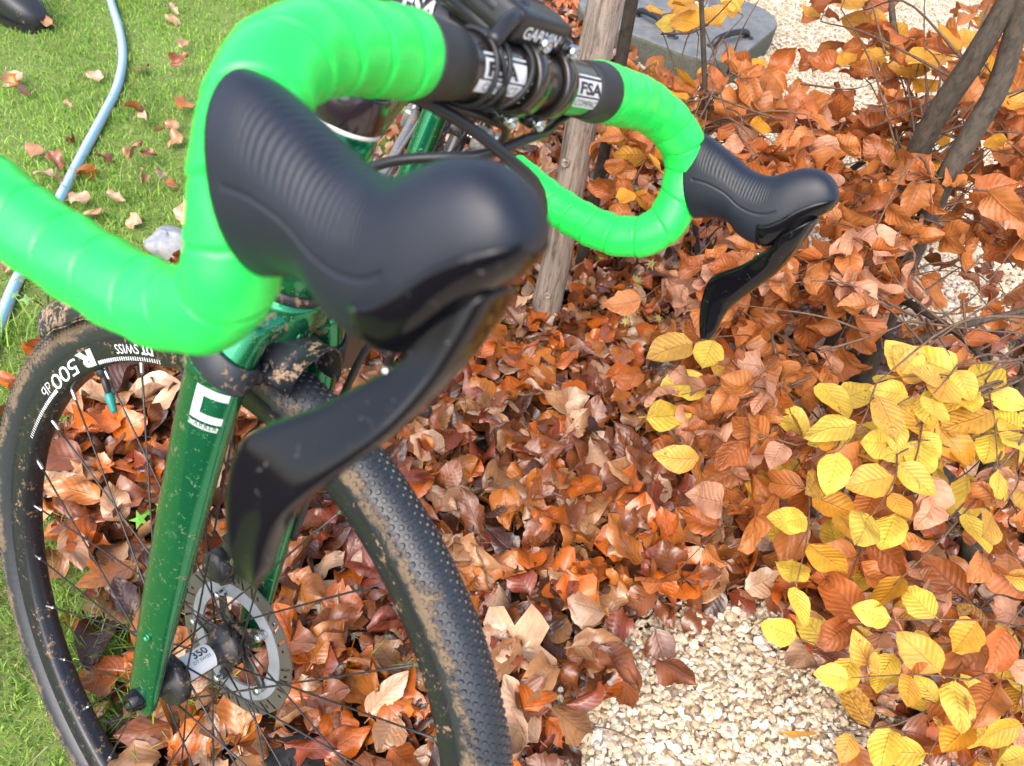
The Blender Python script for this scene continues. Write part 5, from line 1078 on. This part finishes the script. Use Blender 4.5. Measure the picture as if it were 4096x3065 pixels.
# ---- strap-on mudguard under the crown -------------------------------------------------
V = []; nA, nW = 26, 15
for i in range(nA):
    ph = R(89 + 56 * i / (nA - 1)); lip = .016 * max(0, 1 - i / 6) ** 1.5
    for j in range(nW):
        t = (j - 7) / 7; wv = .0300 - .004 * (i < 2); y = wv * math.sin(t * 1.35) / math.sin(1.35); r = .3690 - .030 * abs(t) ** 2.6 + lip * (1 - .5 * abs(t)) + .0012 * math.sin(i * 1.7 + j)
        V.append(polar(FC, r, ph, y))
V = np.array(V); Vi = np.array([polar(FC, np.linalg.norm(v[[0, 2]] - FC[[0, 2]]) - .0022, math.atan2(v[2] - FC[2], v[0] - FC[0]), v[1] * .985) for v in V]); m = len(V); Fo = grid_faces(nA, nW, False)
rim_ = [i for i in range(nW)] + [i * nW + nW - 1 for i in range(1, nA)] + [(nA - 1) * nW + j for j in range(nW - 2, -1, -1)] + [i * nW for i in range(nA - 2, 0, -1)]
guard = kp('mudguard', (np.vstack([V, Vi]), Fo + [tuple(i + m for i in f[::-1]) for f in Fo] + [(a, b, b + m, a + m) for a, b in zip(rim_, rim_[1:] + rim_[:1])]), plain('muddy guard plastic', (.016, .018, .024), .35, mud=.40, mudscale=60, mudcol=(.26, .175, .105)), bike)
for s in (-1, 1):
    P, T, N, B, ra, rb = leg_at(s, 0); i0 = int(np.argmin(abs(P[:, 2] - .350))); V = []; seg = 36
    prof = [(-.0105, .0004), (-.0105, .0022), (-.009, .0030), (.009, .0030), (.0105, .0022), (.0105, .0004)]
    for a in np.linspace(0, 2 * np.pi, seg, endpoint=False):
        tiltz = -.008 * math.cos(a)
        for dz, th in prof:
            k = np.interp(P[i0, 2] + dz + tiltz, P[::-1, 2], np.arange(60)[::-1]); i = int(min(max(k, 0), 58)); w = k - i; L_ = lambda A: A[i] * (1 - w) + A[i + 1] * w
            V.append(L_(P) + L_(N) * (L_(ra) + th) * math.cos(a) + L_(B) * (L_(rb) + th) * math.sin(a))
    F = []
    for k in range(seg):
        for j in range(6): F.append((k * 6 + j, k * 6 + (j + 1) % 6, ((k + 1) % seg) * 6 + (j + 1) % 6, ((k + 1) % seg) * 6 + j))
    kp('strap', (np.array(V), F), plain('strap rubber', (.018, .022, .030), .42, mud=.24, mudscale=50), guard)
    kp('strap_tab', tube(spline([(.020, s * .034, .344), (.027, s * .029, .350), (.024, s * .027, .358)], 8), .009, 8, r2=.0018, ref=(0, 0, 1)), 'satinmud', guard)
